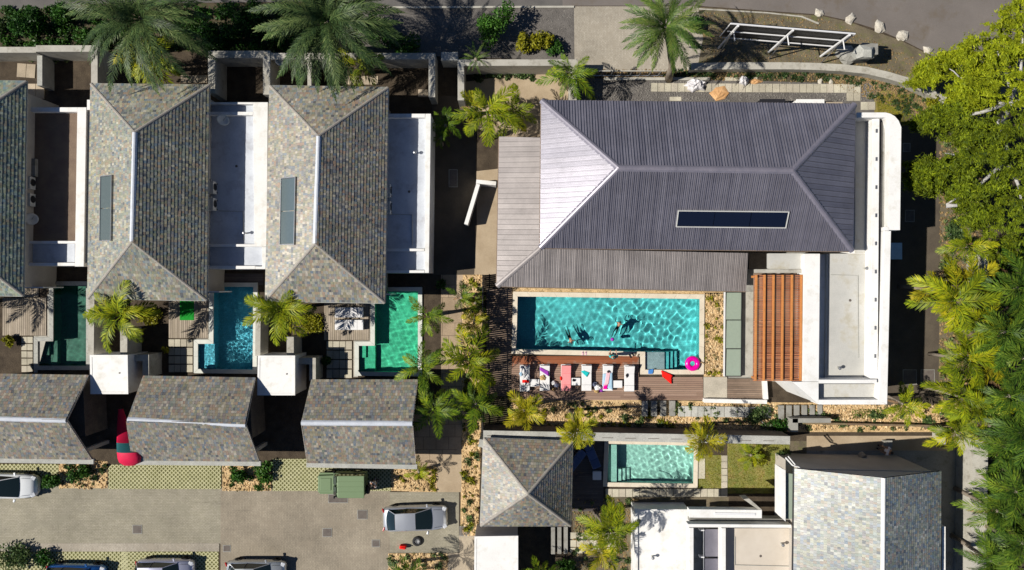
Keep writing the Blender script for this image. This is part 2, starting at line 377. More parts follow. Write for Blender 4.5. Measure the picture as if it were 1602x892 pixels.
def paint(n, c, rough=.22, metal=.6):
    m = plain(n, c, rough, metal, .6, .02); m.node_tree.nodes['Principled BSDF'].inputs['Coat Weight'].default_value = .7
    m.node_tree.nodes['Principled BSDF'].inputs['Coat Roughness'].default_value = .08; return m
M['p_silver'] = paint('silver_paint', (.55, .57, .60), .3); M['p_white'] = paint('white_paint', (.76, .78, .78), .35, 0)
M['p_blue'] = paint('blue_paint', (.02, .12, .38)); M['p_green'] = paint('matt_green_paint', (.13, .20, .09), .6, 0); M['p_green'].node_tree.nodes['Principled BSDF'].inputs['Coat Weight'].default_value = 0
M['p_lilac'] = paint('lilac_silver_paint', (.48, .49, .60), .3)
M['p_dark'] = paint('pale_silver_paint', (.50, .52, .52), .25)
# leaves
M['l_yellow'] = leaf('yellow_green_palm_leaf', [(.04, .085, .008), (.16, .22, .010), (.33, .37, .012), (.55, .49, .015)])
M['l_gold'] = leaf('golden_palm_leaf', [(.10, .16, .012), (.30, .32, .015), (.55, .45, .02), (.24, .26, .02)])
M['l_green'] = leaf('green_palm_leaf', [(.02, .05, .006), (.07, .14, .010), (.18, .27, .014), (.38, .43, .02)])
M['l_deep'] = leaf('deep_green_palm_leaf', [(.016, .046, .008), (.05, .11, .013), (.12, .20, .02), (.27, .35, .03)])
M['l_date'] = leaf('date_palm_leaf', [(.025, .05, .02), (.05, .095, .03), (.12, .18, .055), (.28, .34, .12)])
M['l_datey'] = leaf('light_date_palm_leaf', [(.03, .07, .018), (.07, .14, .03), (.14, .22, .04), (.27, .32, .07)])
M['l_tree'] = leaf('feathery_tree_leaf', [(.045, .08, .008), (.19, .25, .012), (.34, .40, .014), (.50, .52, .02)], .6, .3)
M['l_bush'] = leaf('bush_leaf', [(.015, .05, .01), (.04, .12, .016), (.09, .20, .025)], .5, .2)
M['l_bushy'] = leaf('yellow_bush_leaf', [(.12, .14, .01), (.26, .26, .015), (.40, .36, .02)], .5, .2)
M['l_brown'] = leaf('dead_leaf', [(.22, .13, .06), (.34, .20, .10), (.28, .2, .12)], .8, .15)
M['bark'] = mottled('palm_bark', (.22, .18, .14), (.33, .28, .22), 3, 20, .9, .3, .6, .03)
M['greybark'] = mottled('grey_bark', (.34, .33, .31), (.50, .48, .46), 3, 18, .9, .25, .6, .03)
# pools
def pooltile(name, c1, c2, sc=.12):
    return brickmat(name, c1, c2, tuple(x*.8 for x in c1), sc, sc, .4, ms=.01)
M['pt_teal'] = pooltile('teal_mosaic', (.17, .80, .78), (.22, .88, .85))
M['pt_green'] = pooltile('green_mosaic', (.008, .13, .085), (.012, .17, .11))
M['pt_blue'] = pooltile('blue_mosaic', (.12, .62, .78), (.16, .70, .85))
M['pt_emer'] = pooltile('emerald_mosaic', (.10, .76, .46), (.14, .84, .54))
M['pt_aqua'] = pooltile('aqua_mosaic', (.60, .92, .85), (.66, .95, .90))
M['pt_pale'] = pooltile('pale_mosaic', (.55, .62, .62), (.62, .68, .68))
def watermat(name, tint):
    m, t, b = new_mat(name)
    t.nodes.remove(b)
    g = t.nodes.new('ShaderNodeBsdfGlass'); g.inputs['Color'].default_value = (*tint, 1); g.inputs['IOR'].default_value = 1.33; g.inputs['Roughness'].default_value = 0
    t.links.new(g.outputs[0], t.nodes['Material Output'].inputs[0]); return m
M['w_teal'] = watermat('pool_water_teal', (.86, .98, 1)); M['w_green'] = watermat('pool_water_green', (.85, 1, .95))

# ------------------------------------------------------------------ ground with holes for the pools
POOL_A = [(84, 446), (137, 446), (137, 573), (60, 573), (60, 533), (84, 533)]
POOL_B = [(334, 448), (398, 448), (397, 579), (310, 578), (310, 537), (334, 537)]
POOL_C = [(586, 455), (655, 455), (655, 583), (561, 582), (561, 540), (586, 540)]
POOL_M = [(809, 463), (1095, 467), (1094, 579), (1008, 579), (1008, 551), (807, 547)]
POOL_D = [(951, 693), (1086, 696), (1085, 757), (949, 755)]
def lrects(p):                     # world rectangles covering an L-shaped pool
    w_ = PP(p)
    if len(p) == 4: xs = [q[0] for q in w_]; ys = [q[1] for q in w_]; return [(min(xs)-.05, max(xs)+.05, min(ys)-.05, max(ys)+.05)]
    if p is POOL_M: return [(w_[5][0]-.05, w_[1][0]+.05, w_[4][1]-.02, w_[0][1]+.05), (w_[3][0]-.05, w_[1][0]+.05, w_[3][1]-.05, w_[4][1]-.02)]
    return [(w_[0][0]-.05, w_[1][0]+.05, w_[2][1]-.05, w_[0][1]+.05), (w_[3][0]-.05, w_[0][0]-.05, w_[3][1]-.05, w_[4][1]+.05)]
HOLES = [r for p in (POOL_A, POOL_B, POOL_C, POOL_M, POOL_D) for r in lrects(p)]
mb = MB()
xs = sorted({-900, 900, *[h[0] for h in HOLES], *[h[1] for h in HOLES]}); ys = sorted({-900, 900, *[h[2] for h in HOLES], *[h[3] for h in HOLES]})
idx = {}
for i in range(len(xs)-1):
    for j in range(len(ys)-1):
        mx_, my_ = (xs[i]+xs[i+1])/2, (ys[j]+ys[j+1])/2
        if any(h[0] < mx_ < h[1] and h[2] < my_ < h[3] for h in HOLES): continue
        q = []
        for a, b in ((i, j), (i+1, j), (i+1, j+1), (i, j+1)):
            if (a, b) not in idx: idx[(a, b)] = len(mb.v); mb.v.append((xs[a], ys[b], 0))
            q.append(idx[(a, b)])
        mb.f.append(tuple(q)); mb.m.append(0)
mb.build('ground', M['soil'], kind='structure')

def slab(name, pts, z, mat_, thick=None, kind='structure', parent=None, bev=0, **t):
    p = ccw(PP(pts, z)); b = MB()
    if thick is None: b.poly([(x, y, z) for x, y in p])
    else: b.prism(p, z-thick, z, bottom=False)
    return b.build(name, mat_, parent, bevel=bev, kind=kind, **t)
# --- top: roads, verge, drive
slab('road', [(880, -260), (880, 9), (1090, 9), (1130, 12), (1200, 17), (1285, 23), (1330, 33), (1372, 46), (1410, 62), (1450, 82), (1490, 108), (1530, 142), (1700, 220), (2300, 300), (2300, -260)], .008, M['asphalt'])
slab('road', [(-400, -260), (-400, 12), (90, 14), (135, 6), (560, 2), (620, 11), (880, 9), (880, -260)], .008, M['asphalt2'])
slab('pavement', [(560, 2), (620, 13), (898, 12), (899, 95), (560, 84)], .012, M['gravel'], .1)
slab('driveway', [(898, 10), (1092, 10), (1100, 60), (1090, 112), (899, 112)], .016, M['drive3'])
slab('verge', [(1092, 11), (1285, 25), (1330, 35), (1410, 64), (1450, 84), (1530, 145), (1540, 200), (1470, 170), (1360, 110), (1080, 100)], .010, M['dirt'])
slab('kerb', [(600, 10), (898, 9), (898, 12), (600, 13)], .10, M['concrete'], .10)
slab('kerb', [(1094, 13), (1200, 19), (1255, 25), (1282, 36), (1280, 38), (1254, 27), (1200, 21), (1094, 15)], .06, M['concrete'], .06)
slab('planting_bed', [(-50, 14), (120, 14), (140, 6), (560, 4), (560, 84), (-50, 76)], .006, M['darkplant'])
slab('planting_bed', [(728, 104), (895, 104), (895, 122), (740, 130)], .006, M['darkplant'])
slab('planting_bed', [(1040, 108), (1290, 108), (1290, 130), (1040, 122)], .010, M['darkplant'])
slab('slope', [(1290, 108), (1350, 115), (1420, 132), (1478, 160), (1478, 200), (1425, 200), (1425, 165), (1370, 158), (1370, 130), (1290, 130)], .010, M['reddirt'])
slab('dry_grass', [(1368, 148), (1385, 140), (1412, 146), (1424, 165), (1426, 195), (1368, 195)], .014, M['drygrass'])
slab('gravel_yard', [(902, 122), (1040, 124), (1370, 130), (1370, 200), (902, 200)], .006, M['gravel'])
slab('sandy_path', [(728, 128), (800, 118), (868, 116), (893, 150), (893, 218), (780, 218), (728, 190)], .010, M['sand'])
slab('sandy_path', [(745, 268), (780, 264), (780, 430), (742, 430), (746, 354)], .012, M['sand'])
# --- alley beside the villa
slab('alley', [(676, 150), (745, 150), (745, 430), (676, 430)], .008, M['yard'])  # dark sheet where the terrace shadow lies
slab('path', [(690, 430), (724, 430), (722, 700), (700, 770), (640, 770), (640, 640), (690, 620)], .010, M['slab'])
slab('planting_strip', [(724, 430), (756, 430), (752, 690), (748, 838), (720, 838), (722, 700)], .014, M['mulch'])
# --- bottom left: car park
slab('car_park', [(-60, 760), (345, 762), (345, 851), (-60, 851)], .010, M['drive'])
slab('car_park', [(345, 764), (610, 768), (610, 960), (345, 960)], .010, M['drive2'])
slab('car_park', [(610, 770), (718, 770), (718, 865), (610, 865)], .012, M['drive'])
slab('path', [(683, 720), (722, 700), (722, 770), (683, 770)], .016, M['sand'])
slab('kerb', [(-60, 850), (343, 850), (343, 863), (-60, 863)], .03, M['drive3'], .03)
slab('planting_bed', [(-60, 863), (120, 863), (120, 960), (-60, 960)], .006, M['darkplant'])
slab('planting_strip', [(92, 722), (168, 722), (168, 764), (92, 764)], .014, M['mulch'])
slab('planting_strip', [(348, 728), (424, 728), (424, 768), (348, 768)], .014, M['mulch'])
slab('planting_strip', [(612, 730), (685, 730), (684, 770), (612, 768)], .014, M['mulch'])
slab('planting_strip', [(608, 866), (700, 866), (700, 960), (608, 960)], .014, M['mulch'])
slab('path', [(718, 838), (746, 838), (746, 960), (688, 960), (688, 866), (718, 864)], .012, M['paver2'])
# --- south of the villa and the garden
slab('garden_strip', [(757, 452), (802, 452), (802, 662), (757, 676)], .006, M['darkplant'])
slab('garden_strip', [(800, 622), (1240, 630), (1500, 630), (1530, 676), (1100, 676), (800, 672)], .010, M['mulch'])
slab('gravel_bed', [(1101, 458), (1134, 458), (1134, 590), (1101, 590)], .016, M['mulch'])
slab('planting_strip', [(802, 446), (1134, 452), (1134, 462), (802, 460)], .016, M['mulch'])
slab('concrete_path', [(1134, 395), (1260, 395), (1260, 600), (1134, 592)], .010, M['concrete_d'])
slab('grass', [(1333, 640), (1385, 640), (1392, 653), (1333, 654)], .018, M['grass'])
slab('sandy_path', [(1262, 682), (1520, 682), (1520, 705), (1262, 705)], .012, M['sand'])
slab('lawn', [(1092, 712), (1130, 712), (1130, 764), (1092, 764)], .010, M['grass'])
slab('lawn', [(1138, 694), (1235, 694), (1235, 772), (1138, 772)], .010, M['grass'])
slab('planting_bed', [(896, 778), (1140, 778), (1140, 892), (896, 892)], .006, M['dirt'])
slab('planting_bed', [(1235, 690), (1262, 690), (1262, 735), (1235, 735)], .012, M['dirt'])
slab('side_yard', [(1395, 180), (1472, 180), (1468, 640), (1385, 640)], .020, M['yard'])  # dark sheet follows the wing's cast shadow, shade painted in its colour
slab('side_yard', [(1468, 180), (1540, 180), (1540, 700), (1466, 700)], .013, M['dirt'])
slab('service_yard', [(1225, 705), (1525, 705), (1525, 960), (1225, 960)], .008, M['concrete_d'])

# ------------------------------------------------------------------ pieces scattered on the beds
def pebbles(name, px_poly, n, mat_, s0=.03, s1=.08, z=.01):
    pts = PP(px_poly, 0); xs_ = [p[0] for p in pts]; ys_ = [p[1] for p in pts]; b = MB(); k = 0
    def inside(x, y):
        c = False
        for i in range(len(pts)):
            (x1, y1), (x2, y2) = pts[i-1], pts[i]
            if (y1 > y) != (y2 > y) and x < (x2-x1)*(y-y1)/(y2-y1)+x1: c = not c
        return c
    while k < n:
        x, y = random.uniform(min(xs_), max(xs_)), random.uniform(min(ys_), max(ys_))
        if not inside(x, y): continue
        k += 1; s_ = random.uniform(s0, s1); a = random.uniform(0, 6.3); q = []
        for j in range(5):
            t = a+j*1.2566; r_ = s_*random.uniform(.7, 1.2); q.append((x+r_*math.cos(t), y+r_*math.sin(t), z))
        o_ = len(b.v); b.v += q+[(x, y, z+s_*random.uniform(.5, 1))]
        for j in range(5): b.f.append((o_+j, o_+(j+1) % 5, o_+5)); b.m.append(0)
    return b.build(name, mat_, kind='stuff')
STRIPS = [([(724, 430), (756, 430), (752, 690), (748, 838), (722, 838)], 1500), ([(92, 722), (168, 722), (168, 764), (92, 764)], 350), ([(348, 728), (424, 728), (424, 768), (348, 768)], 400),
          ([(612, 730), (685, 730), (684, 768), (612, 766)], 400), ([(608, 866), (700, 866), (700, 895), (608, 895)], 350), ([(800, 628), (1240, 633), (1500, 632), (1525, 672), (1100, 672), (800, 670)], 4200),
          ([(1102, 460), (1132, 460), (1132, 588), (1102, 588)], 900)]
for p_, n_ in STRIPS:
    pebbles('mulch_pebbles', p_, n_, M['pebble'], .04, .11, .012)
    pebbles('leaf_litter', p_, n_//6, M['litter'], .06, .14, .015)
pebbles('gravel_stones', [(902, 124), (1370, 132), (1370, 158), (902, 158)], 2600, M['pebbleg'], .03, .07)
pebbles('gravel_stones', [(700, 16), (896, 16), (896, 90), (700, 86)], 1500, M['pebbleg'], .02, .05, .012)
pebbles('leaf_litter', [(1290, 110), (1350, 117), (1420, 134), (1478, 162), (1478, 195), (1370, 158), (1290, 130)], 1500, M['litter'], .04, .1)
pebbles('leaf_litter', [(905, 108), (1290, 112), (1290, 128), (905, 122)], 900, M['litter'], .04, .1)
pebbles('leaf_litter', [(1100, 20), (1285, 28), (1500, 120), (1470, 150), (1360, 105), (1100, 98)], 1500, M['litter'], .03, .08)
pebbles('leaf_litter', [(896, 780), (1000, 780), (1000, 892), (896, 892)], 800, M['litter'], .04, .12)
pebbles('leaf_litter', [(1470, 190), (1540, 190), (1540, 690), (1470, 690)], 2200, M['litter'], .05, .14)

# paved pieces one by one
def paver_row(name, p0, p1, n, wpx, m_, z=.035, parent=None, label=None):
    """a row of n separate slabs from pixel p0 to p1 (centre line), wpx wide"""
    a = P(*p0); b = P(*p1); d = (b-a)/n; L = d.length; u = d.normalized(); ang = math.atan2(u.y, u.x); ww = wpx*H/F
    root = parent
    me = MB().obox((0, 0, 0), (L-.035, ww-.03, .05)).mesh('paver', m_)
    for i in range(n):
        o = link('paver', me, root); c = a+d*(i+.5); o.location = (c.x+random.uniform(-.006, .006), c.y+random.uniform(-.006, .006), z-.025+random.uniform(-.004, .004))
        o.rotation_euler = (0, 0, ang+random.uniform(-.008, .008))
def path_thing(label, rows, m_, name='paved_path', z=.05):
    t = empty(name, P(*rows[0][0]), 0, label, 'path')
    for p0, p1, n, wp in rows:
        k = len(bpy.data.objects); paver_row('paver', p0, p1, n, wp, m_, z)
    for o in list(C.objects):
        if o.name.startswith('paver') and o.parent is None: o.parent = t; o.location = Vector(o.location)-t.location
    return t
path_thing('long row of cream square pavers laid in grey gravel north of the villa', [((1018, 137), (1346, 139), 31, 14), ((1324, 152), (1346, 152), 2, 13), ((1346, 166), (1369, 166), 2, 13)], M['paver'])
path_thing('greyish paver walk south of the villa deck beside three dark slats', [((1060, 643), (1205, 645), 14, 17)], M['paverg'], z=.13)
path_thing('pavers below the small turquoise pool and along the lawn', [((947, 771), (1138, 771), 18, 13), ((1133, 764), (1133, 712), 5, 10), ((1090, 733), (1103, 733), 1, 32)], M['paver'])
path_thing('pavers running under the yellow palm from the small house', [((891, 838), (965, 838), 7, 11), ((891, 850), (965, 850), 7, 11), ((891, 861), (965, 861), 7, 9)], M['paver'])
path_thing('cream stepping slabs on the gravel at the gate', [((1047, 155), (1066, 155), 1, 7), ((1134, 124), (1185, 124), 4, 6)], M['paver'])
path_thing('sandy slabs behind the left house in the dark courtyard', [((27, 110), (56, 112), 2, 22), ((43, 143), (70, 143), 2, 24)], M['paver2'])
path_thing('sandy slabs behind the middle slate house under palm fronds', [((283, 124), (325, 124), 3, 12)], M['paver2'])
path_thing('sandy slabs behind the right slate house', [((536, 126), (592, 126), 4, 14), ((654, 146), (670, 146), 1, 12)], M['paver2'])
for lb, (x0, y0, x1, y1, nx, ny) in (('black jointed pavers beside the dark green pool', (34, 526, 52, 583, 2, 5)), ('black jointed pavers beside the blue pool with sun glitter', (264, 530, 302, 583, 4, 4)), ('black jointed pavers beside the emerald green pool', (511, 533, 551, 592, 4, 4))):
    path_thing(lb, [((x0, y0+(j+.5)*(y1-y0)/ny), (x1, y0+(j+.5)*(y1-y0)/ny), nx, (y1-y0)/ny-1.2) for j in range(ny)], M['paver'])

# concrete grass grid of the parking bays
def lattice(label, x0, y0, x1, y1, z=.03):
    a = P(x0, y1); b = P(x1, y0); L = slab('bay_soil', rect(x0, y0, x1, y1), .012, M['gridsoil'])
    m_ = MB(); st = .29; wd = .075; w_, h_ = b.x-a.x, b.y-a.y
    c = a.x-h_
    k = 0
    while c < b.x:
        for sg in (1, -1):
            p0 = [c, a.y]; p1 = [c+h_, b.y]
            t0 = max(0, (a.x-c)/h_); t1 = min(1, (b.x-c)/h_)
            if t1 > t0:
                q0 = (c+t0*h_, a.y+t0*h_); q1 = (c+t1*h_, a.y+t1*h_)
                if sg < 0: q0 = (q0[0], b.y-(q0[1]-a.y)); q1 = (q1[0], b.y-(q1[1]-a.y))
                dx, dy = q1[0]-q0[0], q1[1]-q0[1]; l = math.hypot(dx, dy); nx, ny = -dy/l*wd/2, dx/l*wd/2
                m_.prism([(q0[0]+nx, q0[1]+ny), (q0[0]-nx, q0[1]-ny), (q1[0]-nx, q1[1]-ny), (q1[0]+nx, q1[1]+ny)], .008, z+(.003 if sg > 0 else 0), bottom=False)
        c += st; k += 1
    o = m_.build('grass_grid', M['latticeg'], kind='stuff'); return o
for x0, y0, x1, y1 in ((-40, 726, 92, 760), (170, 727, 346, 765), (426, 718, 612, 768), (92, 863, 200, 892), (190, 863, 256, 960), (256, 863, 342, 960), (-40, 863, 92, 905)): lattice('', x0, y0, x1, y1)

# ------------------------------------------------------------------ tiled slopes
def slope_frame(A, B, Cc):
    A, B, Cc = Vector(A), Vector(B), Vector(Cc); u = (B-A).normalized(); n = u.cross(Cc-A).normalized()
    return A, u, n.cross(u).normalized(), n
def extrude(mb, pl, A, u, v, n, lo, hi):
    """pl 2D polygon in slope axes, lo/hi numbers or functions of (a,b)"""
    f = lambda g, p: g(p) if callable(g) else g
    k = len(mb.v); c = len(pl)
    mb.v += [tuple(A+u*p[0]+v*p[1]+n*f(hi, p)) for p in pl]+[tuple(A+u*p[0]+v*p[1]+n*f(lo, p)) for p in pl]
    mb.f.append(tuple(range(k, k+c))); mb.m.append(0)
    for i in range(c):
        j = (i+1) % c; mb.f.append((k+c+i, k+c+j, k+j, k+i)); mb.m.append(0)
def tiles(mb, poly, tw=.165, th=.20, thick=.019):
    """poly: 3D points, first two are the eave, anticlockwise from above"""
    A, u, v, n = slope_frame(poly[0], poly[1], poly[2])
    p2 = [((Vector(p)-A).dot(u), (Vector(p)-A).dot(v)) for p in poly]
    x0, x1 = min(p[0] for p in p2), max(p[0] for p in p2); y1 = max(p[1] for p in p2); r = 0; y = 0.0
    while y < y1:
        x = x0-random.random()*tw
        while x < x1:
            ww = tw*random.uniform(.75, 1.25)
            c = clip(p2, x+.006, x+ww, y, y+th)
            if len(c) >= 3 and abs(area(c)) > .003:
                j = random.uniform(-.004, .006); t_ = thick*random.uniform(.85, 1.3)
                extrude(mb, c, A, u, v, n, -.01, lambda p, y=y, j=j, t_=t_: .012+j+t_*(1-(p[1]-y)/th))
            x += ww
        y += th
def cap(mb, p, q, wd=.13, h=.05, seg=.45):
    p, q = Vector(p), Vector(q); d = q-p; n_ = max(1, int(d.length/seg)); d.normalize(); L = (q-p).length/n_
    s_ = d.cross(Vector((0, 0, 1))).normalized(); up = s_.cross(d)
    for i in range(n_):
        a, b = p+d*(i*L+.004), p+d*((i+1)*L-.004); k = len(mb.v)
        for c in (a, b):
            for o_, z in ((-wd, -.06), (-wd*.5, h*.55), (0, h), (wd*.5, h*.55), (wd, -.06)): mb.v.append(tuple(c+s_*o_+up*z))
        for j in range(4): mb.f.append((k+j, k+j+1, k+5+j+1, k+5+j)); mb.m.append(0)
        mb.f.append((k+4, k+3, k+2, k+1, k)); mb.m.append(0); mb.f.append((k+5, k+6, k+7, k+8, k+9)); mb.m.append(0)
def W3(p, z): return tuple(P(p[0], p[1], z))
M['slateF'] = slate('slate_carport', .84, (1.06, .98, .92))
def roof(parent, slopes, caps, mt, ridge=None, tw=.165, th=.20):
    """slopes: lists of 3D points; underlay, loose slates and caps as parts"""
    ub = MB()
    for s_ in slopes: ub.poly([(p[0], p[1], p[2]-.035) for p in s_]); ub.poly([(p[0], p[1], p[2]-.14) for p in s_][::-1])
    for s_ in slopes:
        a, b = s_[0], s_[1]; ub.poly([(a[0], a[1], a[2]-.14), (b[0], b[1], b[2]-.14), (b[0], b[1], b[2]-.035), (a[0], a[1], a[2]-.035)])
    rf = ub.build('roof', M['underlay'], parent)
    tb = MB()
    for s_ in slopes: tiles(tb, s_, tw, th)
    tb.build('slates', mt, rf, kind='stuff')
    for p, q in caps:
        cb = MB(); cap(cb, p, q); cb.build('hip_cap', M['ridge'], rf)
    if ridge:
        rb = MB(); cap(rb, ridge[0], ridge[1], .17, .06, 30); rb.build('ridge_cap', M['flash'], rf)
    return rf
def skylight(parent, corners, A, u, v, n, npane, glass, fw=.09, along='v'):
    """corners: u0,u1,v0,v1 in slope axes"""
    u0, u1, v0, v1 = corners
    fr = MB(); extrude(fr, [(u0-fw, v0-fw), (u1+fw, v0-fw), (u1+fw, v0), (u0-fw, v0)], A, u, v, n, 0, .16)
    extrude(fr, [(u0-fw, v1), (u1+fw, v1), (u1+fw, v1+fw), (u0-fw, v1+fw)], A, u, v, n, 0, .16)
    extrude(fr, [(u0-fw, v0), (u0, v0), (u0, v1), (u0-fw, v1)], A, u, v, n, 0, .157)
    extrude(fr, [(u1, v0), (u1+fw, v0), (u1+fw, v1), (u1, v1)], A, u, v, n, 0, .157)
    s_ = fr.build('skylight', M['acgrey'] if glass is M['glassb'] else M['steel'], parent)
    for i in range(npane):
        p = MB()
        if along == 'v': a, b = v0+(v1-v0)*i/npane+.02, v0+(v1-v0)*(i+1)/npane-.02; extrude(p, [(u0+.01, a), (u1-.01, a), (u1-.01, b), (u0+.01, b)], A, u, v, n, .09, .12)
        else: a, b = u0+(u1-u0)*i/npane+.02, u0+(u1-u0)*(i+1)/npane-.02; extrude(p, [(a, v0+.01), (b, v0+.01), (b, v1-.01), (a, v1-.01)], A, u, v, n, .09, .12)
        p.build('pane', glass, s_)
    return s_
def gutter(parent, p, q, m_=None, r=.06, name='gutter'):
    return MB().tube([p, q], r, 8).build(name, m_ or M['block'], parent)

# ------------------------------------------------------------------ the three slate houses
EV, RZ = 4.2, 6.6
def slate_house(nw, ne, se, sw, rn, rs, label, mt, sky_=None):
    root = empty('slate_house', P((nw[0]+ne[0])/2, (nw[1]+sw[1])/2), 0, label, 'house')
    L = root.location
    def loc(p, z): q = P(p[0], p[1], z)-L; return tuple(q)
    NW, NE, SE, SW = (loc(p, EV) for p in (nw, ne, se, sw)); RN, RS = loc(rn, RZ), loc(rs, RZ)
    slopes = [[SW, SE, RS], [SE, NE, RN, RS], [NE, NW, RN], [NW, SW, RS, RN]]
    roof(root, slopes, [(NW, RN), (NE, RN), (SE, RS), (SW, RS)], mt, (RN, RS))
    body = inset([p[:2] for p in (SW, SE, NE, NW)], .55)
    MB().prism(body, 0, EV-.1).build('wall', M['wall'], root)
    for a, b in ((SW, SE), (SE, NE), (NE, NW), (NW, SW)): gutter(root, (a[0], a[1], EV-.08), (b[0], b[1], EV-.08))
    if sky_:
        A, u, v, n = slope_frame(NW, SW, RS)
        c = []
        for p in sky_:
            # pixel to slope plane
            d = Vector(((p[0]-CX)/F, (CY-p[1])/F, -1)); o = Vector((0, 0, H))-L; t = (A-o).dot(n)/d.dot(n); q = o+d*t-A
            c.append((q.dot(u), q.dot(v)))
        skylight(root, (min(q[0] for q in c), max(q[0] for q in c), min(q[1] for q in c), max(q[1] for q in c)), A, u, v, n, 2, M['glassg'], .05, 'u')
    # a few dark windows on the garden side so the walls read as a house from the side
    y = min(p[1] for p in body)
    for k in range(3):
        x = min(p[0] for p in body)+1.2+k*2.3
        f = MB().box(x, x+1.5, y-.06, y+.02, .3, 2.5).build('window', M['whitemetal'], root)
        MB().box(x+.07, x+1.43, y-.08, y-.055, .37, 2.43).build('pane', M['glassd'], f)
    return root
slate_house((-144, 125), (41, 127), (36, 463), (-149, 460), (-80, 206), (-84, 371), 'slate hip roofed house cut off by the left edge of the picture', M['slateA'])
slate_house((142, 131), (327, 133), (323, 470), (137, 467), (210, 207), (206, 378), 'left one of the two whole slate hip roofed houses, beside the brown gravel terrace', M['slateB'], [(161, 277), (176, 376)])
slate_house((422, 134), (607, 137), (602, 474), (415, 471), (498, 213), (493, 381), 'right one of the two whole slate hip roofed houses, next to the alley', M['slateC'], [(443, 280), (462, 382)])

def terrace(label, outer, div_y, lit, floor_m, name='roof_terrace'):
    t = empty(name, P(outer[0][0], outer[0][1]), 0, label, 'roof terrace'); L = t.location
    # body and floor
    zt = 2.9; po = ccw([(x-L.x, y-L.y) for x, y in PP(outer, zt)])
    MB().prism(inset(po, .01), 0, 2.40).build('wall', M['white'], t)
    MB().prism(inset(po, .05), 2.402, 2.5).build('roof_deck', floor_m, t)
    return t, L, zt
def wallpart(t, L, pts, z0, z1, m_, name='parapet'):
    return MB().prism([(x-L.x, y-L.y) for x, y in PP(pts, z1)], z0, z1).build(name, m_, t, bevel=.012)
# terrace between the cut house and the next: brown gravel
t, L, zt = terrace('flat roof terrace of brown gravel with a broad white parapet on its right', [(30, 168), (140, 168), (135, 416), (30, 416)], 0, 0, M['rustgravel'])
for pts in (rect(30, 168, 121, 175), rect(30, 377, 118, 381), rect(30, 411, 117, 416)): wallpart(t, L, pts, 2.5, zt, M['white'])
wallpart(t, L, [(121, 168), (135, 168), (131, 417), (117, 417)], 2.3, zt+.003, M['white'])
wallpart(t, L, [(135.3, 175), (141, 175), (137, 411), (131.5, 411)], 2.1, 2.75, M['block'], 'side_ledge')
wallpart(t, L, rect(136, 156, 142, 172), 2.3, zt+.01, M['white'], 'upstand')
wallpart(t, L, rect(46, 248, 55, 276), 2.5, 2.8, M['concrete_d'], 'upstand')
slab_t = MB().prism([(x-L.x, y-L.y) for x, y in PP(rect(34, 381.5, 117, 410.5), 2.52)], 2.501, 2.52).build('lower_deck', M['shadefloor'], t)
t, L, zt = terrace('flat white roof terrace with a very wide parapet between the two whole slate houses', [(316, 160), (419, 160), (415, 421), (312, 421)], 0, 0, M['shadefloor'])
for pts in (rect(318, 160, 396, 163), rect(318, 175, 396, 180), rect(316, 382, 400, 386), rect(316, 416, 399, 421)): wallpart(t, L, pts, 2.5, zt, M['white'])
wallpart(t, L, [(396, 160), (419, 160), (417, 386), (398, 386)], 2.3, zt+.003, M['white'])
wallpart(t, L, [(410, 386.5), (417, 386.5), (415, 421), (399.3, 421), (399.3, 417), (410, 417)], 2.3, zt, M['white'])
t, L, zt = terrace('flat white roof terrace beside the alley with a slim white parapet', [(592, 178), (674, 178), (671, 427), (592, 427)], 0, 0, M['shadefloor'])
for pts in (rect(592, 178, 665, 184), rect(592, 389, 664, 393), rect(592, 423, 664, 427)): wallpart(t, L, pts, 2.5, zt, M['white'])
wallpart(t, L, [(665.5, 178), (674, 178), (671, 427), (664.5, 427)], 2.3, zt+.003, M['white'])

# air conditioners and dishes on the terraces
def ac(px, py, z, label, rz=0, s=1.0):
    t = empty('ac_unit', P(px, py, z), rz, label, 'air conditioner', 'air conditioners on the roof terraces')
    MB().box(-.16*s, .16*s, -.42*s, .42*s, .06, .62).build('casing', M['acgrey'], t, bevel=.02)
    MB().revolve([(.0, 0), (.24*s, 0), (.24*s, .03), (.2*s, .035), (.0, .03)], (0, 0, 0), 16).build('fan_grille', M['blackmetal'], t).matrix_basis = Matrix.Translation((.161*s, .05, .34)) @ Matrix.Rotation(R(90), 4, 'Y')
    for y in (-.3, .3): MB().box(-.2*s, .2*s, y*s-.04, y*s+.04, 0, .058).build('foot', M['blackmetal'], t)
    MB().tube([(-.1, .4*s, .3), (-.1, .55*s, .3), (-.3, .6*s, .05), (-.8, .6*s, .03)], .03, 6).build('pipe', M['whitemetal'], t)
for x, y, lb in ((53, 288, 'upper air conditioner on the brown gravel terrace'), (53, 314, 'lower air conditioner on the brown gravel terrace next to the dish'), (336, 295, 'upper air conditioner on the wide white terrace'), (336, 321, 'lower air conditioner on the wide white terrace'), (609, 300, 'upper air conditioner on the terrace by the alley'), (609, 326, 'lower air conditioner on the terrace by the alley')): ac(x, y, 2.5, lb)
def dish(px, py, z, label, r=.42):
    t = empty('satellite_dish', P(px, py, z), R(30), label, 'satellite dish')
    MB().revolve([(0, 0), (r*.4, .02), (r*.75, .07), (r, .13), (r*.98, .15), (r*.7, .09), (0, .03)], (0, 0, 0), 20).build('reflector', M['acgrey'], t, smooth=True).matrix_basis = Matrix.Translation((0, 0, .5)) @ Matrix.Rotation(R(35), 4, 'Y')
    MB().tube([(0, 0, 0), (0, 0, .5)], .03, 8).build('mast', M['steel'], t)
    MB().tube([(0, 0, .45), (.35, 0, .75), (.42, 0, .85)], .015, 6).build('feed_arm', M['steel'], t)
dish(57, 345, 2.5, 'grey satellite dish at the lower end of the brown gravel terrace')
